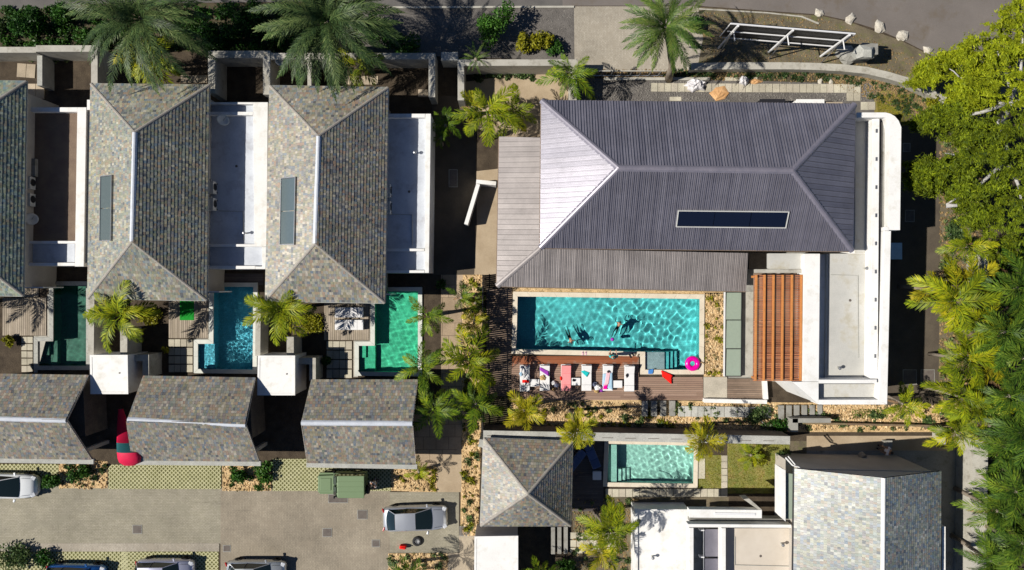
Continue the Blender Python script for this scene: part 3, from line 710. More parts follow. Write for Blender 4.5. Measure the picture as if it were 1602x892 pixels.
dish(353, 192, 2.5, 'grey satellite dish at the top of the wide white terrace')
dish(441, 102, 1.2, 'white satellite dish behind the boundary wall under the big date palm', .3)

# ------------------------------------------------------------------ the three gabled carports
def gable(nw, ne, se, sw, rw, re, ev, rz, label, mt, name='carport', fascia=True):
    root = empty(name, P((nw[0]+ne[0])/2, (nw[1]+sw[1])/2), 0, label, 'carport'); L = root.location
    lo = lambda p, z: tuple(P(p[0], p[1], z)-L)
    NW, NE, SE, SW = (lo(p, ev) for p in (nw, ne, se, sw)); RW, RE = lo(rw, rz), lo(re, rz)
    roof(root, [[SW, SE, RE, RW], [NE, NW, RW, RE]], [], mt, (RW, RE))
    for a, r_, b in ((NW, RW, SW), (NE, RE, SE)):
        g = MB(); 
        for p, q in ((a, r_), (r_, b)):
            p_, q_ = Vector(p), Vector(q); g.poly([p_+Vector((0, 0, .02)), q_+Vector((0, 0, .02)), q_-Vector((0, 0, .22)), p_-Vector((0, 0, .22))])
            g.poly([p_+Vector((.0, 0, .02)), q_+Vector((0, 0, .02)), q_+Vector((.04, 0, .02)), p_+Vector((.04, 0, .02))])
        g.build('barge_board', M['ridge'], root)
    if fascia:
        a, b = Vector(SW), Vector(SE); MB().prism([(a.x-.05, a.y-.33), (b.x+.1, b.y-.33), (b.x+.1, b.y+.02), (a.x-.05, a.y+.02)], ev-.22, ev-.06).build('gutter', M['block'], root, bevel=.01)
    body = inset([p[:2] for p in (SW, SE, NE, NW)], .5)
    ys_ = [p[1] for p in body]; 
    MB().prism([(body[0][0], body[0][1]+1.0), (body[1][0], body[1][1]+1.0), body[2], body[3]], 0, ev-.2).build('wall', M['darkwall'], root)
    for p in (body[0], body[1]): MB().box(p[0]-.12, p[0]+.12, p[1]-.05, p[1]+.2, 0, ev-.2).build('post', M['wall'], root)
    return root
gable((-60, 584), (138, 587), (143, 719), (-60, 716), (-100, 653), (103, 658), 2.8, 4.55, 'slate gabled carport roof cut off by the left edge', M['slateF'])
gable((224, 588), (399, 591), (405, 722), (206, 720), (199, 657), (384, 665), 2.8, 4.55, 'middle slate gabled carport beside the red and green canvas', M['slateF'])
gable((487, 594), (653, 594), (650, 727), (480, 724), (471, 662), (645, 663), 2.8, 4.55, 'right slate gabled carport above the green jeep', M['slateF'])

def plain_block(px_pts, z, m_, label, cat, name, rim=True, z0=0):
    t = empty(name, P(px_pts[0][0], px_pts[0][1]), 0, label, cat); L = t.location
    o = ccw([(x-L.x, y-L.y) for x, y in PP(px_pts, z)])
    MB().prism(o, z0, z-.06).build('wall', m_, t, bevel=.01)
    MB().ring(inset(o, -.03), inset(o, .12), z-.058, z).build('roof_rim', m_, t, bevel=.008)
    MB().prism(inset(o, .125), z-.058, z-.02).build('roof_deck', M['white'], t)
    MB().revolve([(.05, 0), (.05, .03), (.0, .03)], (0, 0, 0), 10).build('drain', M['manhole'], t).location = (sum(p[0] for p in o)/4+.7, sum(p[1] for p in o)/4+.1, z-.02)
    return t
plain_block([(142, 616), (200, 616), (199, 556), (141, 556)], 2.7, M['white'], 'white flat roofed store beside the dark green pool', 'outbuilding', 'store')
plain_block([(403, 618), (461, 618), (461, 557), (404, 557)], 2.7, M['white'], 'white flat roofed store beside the blue pool', 'outbuilding', 'store')
plain_block([(742, 960), (810, 960), (810, 839), (743, 840)], 2.6, M['white'], 'white flat roofed store below the small pyramid roofed house', 'outbuilding', 'store')

# ------------------------------------------------------------------ walls
def wall(pts, wpx, z, m_, label, name='boundary_wall', z0=0, cat='wall', side=None):
    w_ = [Vector(P(a, b, z)) for a, b in pts]; hw = wpx*(H-z)/F/2; n = len(w_); Lf, Rt = [], []
    for i, p in enumerate(w_):
        d1 = (p-w_[i-1]).normalized() if i else None; d2 = (w_[i+1]-p).normalized() if i < n-1 else None
        d1 = d1 or d2; d2 = d2 or d1; n1 = Vector((-d1.y, d1.x, 0)); n2 = Vector((-d2.y, d2.x, 0)); nn = (n1+n2)/max(.3, 1+n1.dot(n2))
        Lf.append(p+nn*hw); Rt.append(p-nn*hw)
    b = MB()
    for i in range(n-1):
        k = len(b.v); q = [Lf[i], Lf[i+1], Rt[i+1], Rt[i]]
        b.v += [(p.x, p.y, z) for p in q]+[(p.x, p.y, z0) for p in q]
        b.f += [(k+3, k+2, k+1, k), (k, k+1, k+5, k+4), (k+2, k+3, k+7, k+6)]; b.m += [0]+[1 if side else 0]*2
        if i == 0: b.f.append((k+3, k, k+4, k+7)); b.m.append(0)
        if i == n-2: b.f.append((k+1, k+2, k+6, k+5)); b.m.append(0)
    return tag(b.build(name, [m_, side] if side else m_), label, cat)
cm = M['concrete']
wall([(-60, 78), (56, 78)], 9, 1.9, cm, 'low concrete boundary wall at the upper left edge')
wall([(56, 76), (147.5, 76), (147.5, 131)], 10, 2.0, cm, 'concrete boundary wall turning down to the middle slate house roof')
wall([(62, 83), (62, 134)], 8, 1.3, M['block'], 'short bluish side wall in the dark left courtyard')
wall([(331, 146), (331, 85), (417, 85), (417, 148)], 11, 2.0, cm, 'u shaped concrete wall round the dark court between two slate houses')
wall([(423, 88), (484, 88), (600, 88), (675.5, 88), (675.5, 152)], 10, 1.95, cm, 'concrete wall passing under the largest date palm and turning beside the dark court')
wall([(484, 94), (484, 134)], 6, 1.9, cm, 'short concrete branch wall under the date palm fronds')
wall([(690, 88), (716, 88)], 13, 1.6, M['block'], 'shaded concrete block between two boundary walls')
wall([(721, 157), (721, 98), (898, 98), (897, 157)], 10, 2.0, cm, 'concrete wall round the sandy garden of the villa')
cw = [(1080, 104), (1140, 103), (1236, 103), (1277, 104), (1316, 106), (1355, 110), (1390, 118), (1420, 127), (1450, 141), (1479, 157)]
wall(cw, 11, .7, cm, 'long concrete wall curving down to the feathery tree')
wall([(745, 284), (776, 287)], 6, 1.2, M['white'], 'short white wall joining the villa skirt roof', 'garden_wall')
wall([(748, 288), (729, 351)], 6, 1.2, M['white'], 'slanting white garden wall in the alley', 'garden_wall')
wall([(193.5, 514), (193.5, 556)], 11, 1.9, cm, 'concrete wall stub above the white store by the dark green pool', 'garden_wall')
wall([(454, 527), (454, 558)], 11, 1.9, cm, 'concrete wall stub above the white store by the blue pool', 'garden_wall')
wall([(201, 560), (228, 560), (228, 590)], 10, 1.8, cm, 'concrete wall corner right of the first white store', 'garden_wall')
wall([(463, 565), (489, 565), (489, 596)], 10, 1.8, cm, 'concrete wall corner right of the second white store', 'garden_wall')
wall([(143, 468), (142, 556)], 9, 1.6, cm, 'narrow wall between the dark green pool and the feather palm', 'garden_wall')
wall([(404, 470), (403, 557)], 8, 1.6, cm, 'narrow wall right of the blue pool', 'garden_wall')
wall([(756, 680), (1236, 689)], 13, 2.2, M['paverg'], 'long wall south of the villa garden with pale coping', 'garden_wall', side=M['darkwall'])
wall([(756, 688), (754, 700)], 12, 2.2, M['paverg'], 'short return of the long pale wall by the pyramid roofed house', 'garden_wall')
wall([(1534, 688), (1530, 960)], 24, 1.8, cm, 'broad concrete wall under the green palms at lower right')
wall([(1541, 398), (1541, 438)], 11, 1.6, cm, 'short concrete wall among the palms at the right')
wall([(1520, 668), (1248, 662)], 3, .5, M['reddirt'], 'low earth retaining edge north of the sandy path', 'retaining_edge')
wall([(1240, 658), (1300, 658)], 7, 1.0, M['concrete_d'], 'small grey wall in front of the villa wing steps', 'garden_wall')
wall([(1243, 655), (1243, 676)], 11, 1.0, M['concrete_d'], 'upright grey wall stub beside the long pale wall', 'garden_wall')
wall([(1102, 627), (1200, 629)], 6, .5, M['white'], 'low white wall below the small timber deck', 'garden_wall')
wall([(1197, 594), (1199, 625)], 6, .5, M['white'], 'low white wall closing the small timber deck on its right', 'garden_wall')
# joints cut into the long pale wall top
mb = MB()
for i in range(13):
    x = 762+i*36; a = P(x, 681.5+(x-756)*.0188, 2.2); mb.box(a.x, a.x+.75, a.y-.02, a.y+.02, 2.198, 2.206)
mb.build('drain_slots', M['manhole'], kind='stuff')

# ------------------------------------------------------------------ the villa
V = empty('villa', P(1091, 275), 0, 'large villa with violet grey metal hip roof and white flat roofed right wing', 'house'); VL = V.location.copy()
def vl(p, z): return P(p[0], p[1], z)-VL
def panel_slope(parent, poly, wd, m_, name='roof_panel', ribh=.05):
    A, u, v, n = slope_frame(poly[0], poly[1], poly[2])
    p2 = [((Vector(p)-A).dot(u), (Vector(p)-A).dot(v)) for p in poly]
    x0, x1 = min(p[0] for p in p2), max(p[0] for p in p2); y0, y1 = min(p[1] for p in p2)-.01, max(p[1] for p in p2)+.01
    k = max(1, round((x1-x0)/wd)); wd = (x1-x0)/k
    for i in range(k):
        a = x0+i*wd; mb = MB(); c = clip(p2, a+.012, a+wd-.012, y0, y1)
        if len(c) < 3 or abs(area(c)) < .01: continue
        dz = random.uniform(-.003, .003)
        extrude(mb, c, A, u, v, n, -.02, .03+dz)
        for ra, rb, h in ((a+.012, a+.065, ribh), (a+wd*.50, a+wd*.57, ribh*.8)):
            c = clip(p2, ra, rb, y0, y1)
            if len(c) >= 3: extrude(mb, c, A, u, v, n, .025, .03+h)
        mb.build(name, m_, parent)
EVM, RZM = 6.0, 8.35
NW, NE, SE, SW = vl((847, 157), EVM), vl((1338, 163), EVM), vl((1334, 393), EVM), vl((845, 388), EVM)
RW, RE = vl((968, 263), RZM), vl((1240, 267), RZM)
ub = MB()
for q in ([SW, SE, RE, RW], [SE, NE, RE], [NE, NW, RW, RE], [NW, SW, RW]): ub.poly([p-Vector((0, 0, .03)) for p in q]); ub.poly([p-Vector((0, 0, .2)) for p in q][::-1])
for a, b in ((SW, SE), (SE, NE), (NE, NW), (NW, SW)): ub.poly([a-Vector((0, 0, .2)), b-Vector((0, 0, .2)), b-Vector((0, 0, .03)), a-Vector((0, 0, .03))])
mr = ub.build('main_roof', M['underlay'], V)
panel_slope(mr, [SW, SE, RE, RW], .335, M['metal_roof']); panel_slope(mr, [SE, NE, RE], .33, M['metal_roof'], ribh=.03)
panel_slope(mr, [NE, NW, RW, RE], .345, M['metal_roof']); panel_slope(mr, [NW, SW, RW], .31, M['metal_roof'])
for p, q in ((NW, RW), (NE, RE), (SE, RE), (SW, RW), (RW, RE)):
    cb = MB(); cap(cb, p+Vector((0, 0, .05)), q+Vector((0, 0, .05)), .2, .06, 3.0); cb.build('hip_cap', M['ridge_metal'], mr)
for a, b in ((SW, SE), (SE, NE), (NE, NW), (NW, SW)): gutter(mr, a-Vector((0, 0, .1)), b-Vector((0, 0, .1)), M['rustgravel'], .06)
A, u, v, n = slope_frame(SW, SE, RE)
c = []
for p in ((1061, 331), (1061, 353), (1228, 331), (1228, 353)):
    d = Vector(((p[0]-CX)/F, (CY-p[1])/F, -1)); o_ = Vector((0, 0, H))-VL; t_ = (A-o_).dot(n)/d.dot(n); q = o_+d*t_-A; c.append((q.dot(u), q.dot(v)))
skylight(mr, (min(q[0] for q in c), max(q[0] for q in c), min(q[1] for q in c), max(q[1] for q in c)), A, u, v, n, 3, M['glassb'], .05, 'u')
# skirt roof
a0, a1 = 3.5, 4.0
o1, o2, o3, o4 = vl((781, 214), a0), vl((777, 448), a0), vl((1167, 456), a0), vl((1170, 396), a1)
i1, i2 = vl((852, 216), a1), vl((845, 389), a1)
for nm, q in (('a', [o1, o2, i2, i1]), ('b', [o2, o3, o4, i2])):
    if nm == 'a': lr = MB().poly([p-Vector((0, 0, .03)) for p in q]).poly([p-Vector((0, 0, .16)) for p in q][::-1]).build('lower_roof', M['underlay'], V)
    else: lr = MB().poly([p-Vector((0, 0, .03)) for p in q]).poly([p-Vector((0, 0, .16)) for p in q][::-1]).build('lower_roof', M['underlay'], V)
    panel_slope(lr, q, .34, M['metal_roof2'], ribh=.035)
cb = MB(); cap(cb, o2+Vector((0, 0, .05)), i2+Vector((0, 0, .05)), .2, .05, 2); cb.build('hip_cap', M['metal_roof2'], lr)
gutter(V, o1-Vector((0, 0, .1)), o2-Vector((0, 0, .1)), M['rustgravel'], .06); gutter(V, o2-Vector((0, 0, .1)), o3-Vector((0, 0, .1)), M['rustgravel'], .06)
# walls under the roofs
vw = M['wall']
MB().prism([(q.x, q.y) for q in (vl((860, 170), 6), vl((860, 378), 6), vl((1325, 382), 6), vl((1325, 172), 6))], 0, 5.78).build('wall', vw, V)
for x in (800, 900, 1000, 1100, 1160):
    q = vl((x, 440), 3.5); MB().box(q.x-.1, q.x+.1, q.y-.1, q.y+.1, 0, 3.40).build('post', M['blackmetal'], V)
for k in range(6):
    q = vl((880+k*50, 378), 6); f = MB().box(q.x, q.x+1.8, q.y-.05, q.y+.01, .1, 2.5).build('window', M['blackmetal'], V)
    MB().box(q.x+.06, q.x+1.74, q.y-.07, q.y-.045, .16, 2.44).build('pane', M['glassd'], f)
# right wing
ZW = 5.3
def vpris(pts, z0, z1, m_, name, bev=.012): return MB().prism([(q.x, q.y) for q in (vl(p, z1) for p in pts)], z0, z1).build(name, m_, V, bevel=bev)
arc = [(1385, 176), (1393, 178), (1400, 182), (1406, 189), (1410, 199)]
outer = [(1340, 176)]+arc+[(1408, 360), (1394, 360), (1388, 633), (1281, 633), (1240, 597), (1256, 597), (1258, 396), (1340, 396)]
body = [(x-.7, y) if x > 1300 else (x, y) for x, y in outer]
MB().prism(inset([(q.x, q.y) for q in (vl(p, ZW) for p in outer)], .04), 0, 4.1).build('wing_wall', M['white'], V)
vpris([(1338, 185), (1364, 185), (1362, 396), (1338, 396)], 4.101, 4.21, M['roofconc'], 'roof_deck', 0)
vpris([(1297, 397), (1362.5, 397), (1360, 592), (1294, 592)], 4.101, 4.2, M['roofconc'], 'roof_deck', 0)
vpris([(1379, 184), (1391, 184), (1389, 354), (1384, 354), (1381, 592), (1374, 592)], 4.101, 4.7, M['concrete_d'], 'gutter_floor', 0)
vpris([(1281, 601), (1374, 601), (1373, 624), (1281, 624)], 4.101, 4.7, M['roofconc'], 'roof_deck', 0)
vpris([(1340, 176)]+arc[:1]+[(1385, 184), (1340, 184)], 4.05, ZW, M['white'], 'parapet')
# curved broad parapet, as a strip of blocks
ino = [(1385, 184), (1388, 187), (1390, 192), (1391.5, 198), (1392, 206)]
mb = MB()
for k in range(4):
    q = [vl(p, ZW) for p in (arc[k], arc[k+1], ino[k+1], ino[k])]; mb.prism([(p.x, p.y) for p in q], 4.05, ZW, bottom=False)
q = [vl(p, ZW) for p in (arc[4], (1408, 360), (1391, 360), ino[4])]; mb.prism([(p.x, p.y) for p in q], 4.05, ZW)
mb.build('curved_parapet', M['white'], V)
vpris([(1384, 355), (1390.7, 355), (1390.7, 361), (1384, 361)], 4.05, ZW-.004, M['white'], 'parapet')
vpris([(1384, 361.3), (1394, 361.3), (1388, 633), (1374, 626), (1376.5, 600)], 4.05, ZW, M['white'], 'parapet')
vpris([(1365.5, 186), (1376, 186), (1373, 597), (1361.5, 597)], 4.05, 5.0, M['white'], 'inner_parapet')
vpris([(1376.4, 186), (1377.6, 186), (1374.5, 597), (1373.4, 597)], 4.3, 5.02, M['blackmetal'], 'joint', 0)
vpris([(1258, 397), (1283, 397), (1281, 597), (1256, 597)], 4.05, ZW, M['white'], 'parapet')
vpris([(1281, 594), (1372, 594), (1372, 600), (1281, 600)], 4.05, ZW-.004, M['white'], 'parapet')
vpris([(1240, 597.4), (1280.8, 597.4), (1280.8, 632)], 3.9, ZW-.006, M['white'], 'parapet')
vpris([(1281, 625.5), (1374, 625.5), (1387, 633), (1281, 633)], 4.05, ZW-.004, M['white'], 'parapet')
vpris([(1293.5, 397), (1296, 397), (1293.5, 592), (1291, 592)], 4.05, 4.33, M['roofconc'], 'roof_curb', 0)
for k in range(9):
    y = 205+k*44; q = vl((1371-(y-200)*.006, y), 5.0); MB().box(q.x-.05, q.x+.05, q.y-.12, q.y+.12, 5.0, 5.05).build('bracket', M['steel'], V)
# small terrace between the skirt roof and wing
vpris([(1203, 396.5), (1257.5, 396.5), (1257.5, 421), (1203, 421)], 4.4, 4.8, M['roofconc'], 'balcony_slab')
vpris([(1183, 421.3), (1263, 421.3), (1263, 427), (1183, 427)], 4.5, 4.95, M['concrete'], 'beam')
vpris([(1172, 396), (1202, 396), (1202, 421), (1172, 421)], 0.02, .3, M['darkwall'], 'step', 0)

# pergola
pg = empty('pergola', P(1222, 512), 0, 'orange and dark red timber pergola with dense cross slats beside the white wing', 'pergola'); L = pg.location
zt = 5.2
for x in (1184, 1197, 1211, 1225.5, 1240, 1254.5):
    a, b = P(x, 430, zt)-L, P(x-1.5, 596, zt)-L
    MB().prism([(b.x-.06, b.y), (b.x+.05, b.y), (a.x+.05, a.y), (a.x-.06, a.y)], zt-.16, zt).build('beam', M['orangewood'], pg, bevel=.008)
ns = 58
for i in range(ns):
    y = 431+i*(595-431)/(ns-1); a, b = P(1180-(y-430)*.012, y, zt-.17)-L, P(1262.5-(y-430)*.015, y+.4, zt-.17)-L
    if i % 19 == 7: a.y += .03
    MB().obox(((a.x+b.x)/2, (a.y+b.y)/2, zt-.19), (b.x-a.x, .075, .045), random.uniform(-.004, .004), ry=random.uniform(-.002, .002)).build('slat', M['redwood'], pg)
for x, y in ((1183, 433), (1183, 592), (1258, 433), (1256, 592)):
    q = P(x, y, zt-.22)-L; MB().box(q.x-.07, q.x+.07, q.y-.07, q.y+.07, 4.25, zt-.22).build('post', M['orangewood'], pg)
slab('pergola_floor', [(1181, 427.5), (1257, 427.5), (1255, 595), (1180, 594)], 4.25, M['browndeck'], .3)

# ------------------------------------------------------------------ pools
def pool(poly, label, tile, wat, depth, cope_w, cm_, waves=(.010, .55), shal=[], cz=.12, seed=1, wz=.02):
    t = empty('swimming_pool', P(poly[0][0], poly[0][1]), 0, label, 'swimming pool'); L = t.location
    o = ccw([(x-L.x, y-L.y) for x, y in PP(poly, 0)]); n_ = len(o)
    b = MB(); b.poly([(x, y, -depth) for x, y in o])
    for i in range(n_):
        a, c = o[i], o[(i+1) % n_]; b.poly([(c[0], c[1], -depth), (a[0], a[1], -depth), (a[0], a[1], cz-.03), (c[0], c[1], cz-.03)])
    bs = b.build('basin', tile, t); bs.cycles.is_caustics_receiver = True
    out_ = inset(o, -cope_w)
    # coping as separate stones along each side
    ob = MB().ring(out_, inset(o, .03), .0, cz-.03).build('coping_bed', cm_, t)
    for i in range(n_):
        j = (i+1) % n_; a, c, d, e = (Vector(q) for q in (out_[i], out_[j], inset(o, .04)[j], inset(o, .04)[i]))
        k = max(1, round((c-a).length/1.0))
        for q in range(k):
            s0, s1 = q/k, (q+1)/k
            f = lambda A_, B_, s_: tuple(A_.lerp(B_, s_))
            g = .004/(c-a).length
            pl = [f(a, c, s0+g), f(a, c, s1-g), f(e, d, s1-g), f(e, d, s0+g)]
            MB().prism(pl, cz-.028, cz+random.uniform(-.002, .002)).build('coping_stone', cm_, t, bevel=.006)
    for pts, z, mt in shal:
        s_ = MB().prism([(x-L.x, y-L.y) for x, y in PP(pts, 0)], -depth+.01, z).build('pool_step', mt, t); s_.cycles.is_caustics_receiver = True
    # water: a gently waved smooth sheet clipped to the basin
    r_ = np.random.default_rng(seed); W_ = [(r_.uniform(0, 2*math.pi), waves[1]*r_.uniform(.55, 1.9), r_.uniform(0, 6.3)) for _ in range(26)]
    xs_ = [q[0] for q in o]; ys_ = [q[1] for q in o]; st = .055 if waves[1] > .3 else .032
    X = np.arange(min(xs_), max(xs_)+st, st); Y = np.arange(min(ys_), max(ys_)+st, st); GX, GY = np.meshgrid(X, Y); Z = np.zeros_like(GX)
    for th_, lam, ph in W_: kk = 2*math.pi/lam; Z += lam**1.5*np.sin(kk*(GX*math.cos(th_)+GY*math.sin(th_))+ph+.6*np.sin(GX*.7+GY*.9+ph))
    Z *= waves[0]/Z.std()*(.85+.45*np.sin(GX*.55+seed)*np.cos(GY*.9+GX*.23))
    mb = MB(); nx = len(X)
    def ins(x, y):
        c = False
        for i in range(n_):
            (x1, y1), (x2, y2) = o[i-1], o[i]
            if (y1 > y) != (y2 > y) and x < (x2-x1)*(y-y1)/(y2-y1)+x1: c = not c
        return c
    mb.v = [(float(a), float(b_), float(z_)+wz) for a, b_, z_ in zip(GX.ravel(), GY.ravel(), Z.ravel())]
    # vertices of border cells are pulled outwards under the coping, so keep any cell touching the basin
    m_in = np.array([ins(a, b_) for a, b_ in zip(GX.ravel(), GY.ravel())]).reshape(GX.shape)
    for i in range(len(Y)-1):
        for j in range(nx-1):
            if m_in[i, j] or m_in[i+1, j] or m_in[i, j+1] or m_in[i+1, j+1]: mb.f.append((i*nx+j, i*nx+j+1, (i+1)*nx+j+1, (i+1)*nx+j)); mb.m.append(0)
    wo = mb.build('pool_water', wat, None, smooth=True, kind='structure'); wo.location = (L.x, L.y, 0); wo.cycles.is_caustics_caster = True
    return t
pool(POOL_M, 'largest swimming pool with teal water and cream stone coping beside the villa', M['pt_teal'], M['w_teal'], 1.35, .30, M['coping'], (.0062, .46),
     [(rect(1010, 551, 1040, 578), -.12, M['pt_pale'])]+[(rect(1040.3+i*7.2, 551, 1040.3+(i+1)*7.2, 578), -.35-i*.26, M['pt_teal']) for i in range(3)], seed=3)
pool(POOL_A, 'dark green pool at the left edge, mostly in shade', M['pt_green'], M['w_green'], 1.2, .26, M['block'], (.003, .5), [(rect(61, 534, 84, 572), -.6, M['pt_green']), (rect(61, 534, 74, 556), -.3, M['pt_green'])], seed=5)
pool(POOL_B, 'blue pool with glittering water beside the timber deck with green mat', M['pt_blue'], M['w_teal'], 1.2, .26, M['copingw'], (.0085, .21), [(rect(311, 538, 334, 577), -.3, M['pt_blue'])], seed=7)
pool(POOL_C, 'emerald green pool between the right slate house and right carport', M['pt_emer'], M['w_green'], .9, .26, M['copingw'], (.005, .38), [(rect(562, 541, 586, 581), -.35, M['pt_emer']), (rect(562, 541, 572, 560), -.15, M['pt_emer'])], seed=9)
pool(POOL_D, 'small turquoise pool with pale coping south of the long wall', M['pt_aqua'], M['w_green'], .9, .26, M['coping'], (.0040, .32),
     [(rect(952, 696, 956, 754), -.25, M['pt_aqua']), (rect(956.3, 696, 965, 754), -.08, M['pt_aqua'])]+[(rect(966+i*7, 735, 972.6+i*7, 754), -.3-.2*i, M['pt_aqua']) for i in range(3)], seed=11)

# ------------------------------------------------------------------ timber decks
def deck(pts, z, label, m_, bw=.13, gap=.02, horiz=True, name='timber_deck', thick=.03):
    t = empty(name, P(pts[0][0], pts[0][1], 0), 0, label, 'deck'); L = t.location
    o = ccw([(x-L.x, y-L.y) for x, y in PP(pts, z)]); MB().prism(inset(o, .02), 0.002, z-thick-.002).build('joists', M['underlay'], t)
    b = MB(); ys_ = [p[1] for p in o]; xs_ = [p[0] for p in o]
    a, e = (min(ys_), max(ys_)) if horiz else (min(xs_), max(xs_)); k = 0
    while a < e:
        jj = [-1e3]+sorted(random.uniform((min(xs_) if horiz else min(ys_)), (max(xs_) if horiz else max(ys_))) for _ in range(2 if (max(xs_)-min(xs_) if horiz else max(ys_)-min(ys_)) > 5 else 1))+[1e3]
        for s0, s1 in zip(jj, jj[1:]):
            c = clip(o, s0+.002, s1-.002, a, a+bw) if horiz else clip(o, a, a+bw, s0+.002, s1-.002)
            if len(c) >= 3 and abs(area(c)) > .004: b.prism(c, z-thick, z+random.uniform(-.002, .002), bottom=False)
        a += bw+gap
    b.build('deck_boards', m_, t, kind='stuff'); return t
deck([(802, 557.5), (999.5, 557.5), (999.5, 589.5), (800, 589.5)], .11, 'upper part of the villa deck, soaked reddish timber along the pool edge', M['reddeck'])
deck([(800, 590), (1100, 590), (1100, 626), (800, 626)], .10, 'lower part of the villa deck carrying the loungers, long brown boards', M['reddeck'])
deck([(1138, 592.5), (1194, 592.5), (1194, 624), (1138, 624)], .14, 'small separate brown deck right of the pale landing', M['browndeck'])
deck([(761, 452), (801, 452), (801, 620), (761, 620)], .06, 'narrow dark deck left of the villa pool by the slatted fence', M['browndeck'])
slab('landing', [(1101, 590), (1137.5, 590), (1137.5, 625), (1101, 625)], .12, M['paver'], .12)
deck([(4, 466), (72, 466), (72, 525), (4, 525)], .06, 'weathered grey deck beside the dark green pool', M['deckv'], horiz=False)
deck([(36, 430), (60, 430), (60, 465), (36, 465)], .05, 'piece of grey deck running under the cut off slate house', M['deckv'], horiz=False)
deck([(264, 462), (325, 462), (325, 529), (264, 529)], .06, 'weathered grey deck with a green mat beside the blue pool', M['deckv'], horiz=False)
deck([(507, 466), (578, 466), (578, 532), (507, 532)], .06, 'weathered grey deck with two white loungers beside the emerald pool', M['deckv'], horiz=False)
deck([(897, 690), (944, 690), (944, 800), (893, 800)], .05, 'dark shaded deck between pyramid roofed house and small turquoise pool', M['darkdeck'])
deck([(330, 428), (412, 428), (412, 446), (330, 446)], .05, 'shaded strip of deck under the wide white terrace', M['darkdeck'])
slab('pool_surround', [(74, 460), (83, 460), (83, 532), (74, 532)], .03, M['concrete'], .03); slab('pool_surround', [(53, 525.5), (73.5, 525.5), (58, 583), (53, 583)], .028, M['concrete'], .028)
slab('pool_surround', [(325.5, 460), (333, 460), (333, 536), (325.5, 536)], .03, M['concrete'], .03); slab('pool_surround', [(303, 530), (333, 530), (333, 536.5), (309, 536.5), (309, 583), (303, 583)], .028, M['concrete'], .028)
slab('pool_surround', [(578.5, 460), (585, 460), (585, 539), (578.5, 539)], .03, M['concrete'], .03); slab('pool_surround', [(553, 533), (585, 533), (585, 539.5), (560, 539.5), (560, 590), (553, 590)], .028, M['concrete'], .028)
tag(MB().box(*[v_ for q in ((P(282, 501), P(304, 469)),) for v_ in (q[0].x, q[1].x, q[0].y, q[1].y)], .062, .075).build('turf_mat', M['greenmat']), 'small bright green turf mat on the grey deck', 'mat')

# steps and slats south of the villa
def slat_steps(x0, x1, y0, y1, k, label):
    t = empty('garden_steps', P(x0, y0), 0, label, 'steps'); L = t.location
    for i in range(k):
        a = P(x0+(x1-x0)*i/k, y0, .2)-L; b = P(x0+(x1-x0)*(i+.62)/k, y1, .2)-L
        MB().box(a.x, b.x, b.y, a.y, .0, .34-.04*i).build('tread', M['concrete_d'], t, bevel=.01)
slat_steps(1004, 1062, 627, 651, 4, 'grey slab steps with dark gaps below the villa deck')
slat_steps(1218, 1292, 634, 656, 6, 'pale plank steps with dark gaps below the white wing')
slat_steps(862, 892, 824, 866, 3, 'three pale slabs beside the pyramid roofed house')

# translucent canopy panels right of the pool
cp = empty('glass_cover', P(1134, 458), 0, 'low grey green glass cover of three panels in a slim frame beside the pergola', 'glass cover'); L = cp.location
for y0, y1 in ((458, 500), (501.5, 545), (546.5, 588)):
    q = [P(a, b, .35)-L for a, b in ((1136, y1), (1159, y1), (1160, y0), (1137, y0))]
    MB().prism([(p.x, p.y) for p in q], 0.32, .35).build('glass_panel', M['frost'], cp)
for x in (1134, 1160.5):
    a, b = P(x, 457, .35)-L, P(x-1, 589, .35)-L; MB().prism([(b.x-.04, b.y), (b.x+.04, b.y), (a.x+.04, a.y), (a.x-.04, a.y)], .2, .38).build('frame', M['whitemetal'] if x < 1140 else M['blackmetal'], cp)
for y in (457.3, 500.7, 545.7, 588.5):
    a = P(1134.5, y, .35)-L; b = P(1160, y, .35)-L; MB().box(a.x+.05, b.x-.05, a.y-.025, a.y+.025, .2, .37).build('cross_bar', M['blackmetal'], cp)
for x, y in ((1134, 458), (1134, 588), (1160, 458), (1160, 588)):
    a = P(x, y, .35)-L; MB().box(a.x-.03, a.x+.03, a.y-.03, a.y+.03, 0, .195).build('post', M['blackmetal'], cp)
slab('pale_strip', [(1162, 457), (1180, 457), (1178, 590), (1160, 590)], .05, M['concrete'], .05)

# slatted fence left of the villa deck
fn = empty('slatted_fence', P(757, 430), 0, 'tall dark slatted fence along the left side of the villa deck', 'fence'); L = fn.location
sm = MB().box(-.02, .02, -.045, .045, .05, 2.0).mesh('slat', M['blackmetal'])
for i in range(76):
    q = P(757, 432+i*3.2)-L; o = link('slat', sm, fn); o.location = (q.x, q.y, 0)
a, b = P(757, 430)-L, P(757, 674)-L
for z in (.4, 1.7): MB().box(a.x-.05, a.x-.021, b.y, a.y, z, z+.06).build('rail', M['blackmetal'], fn)

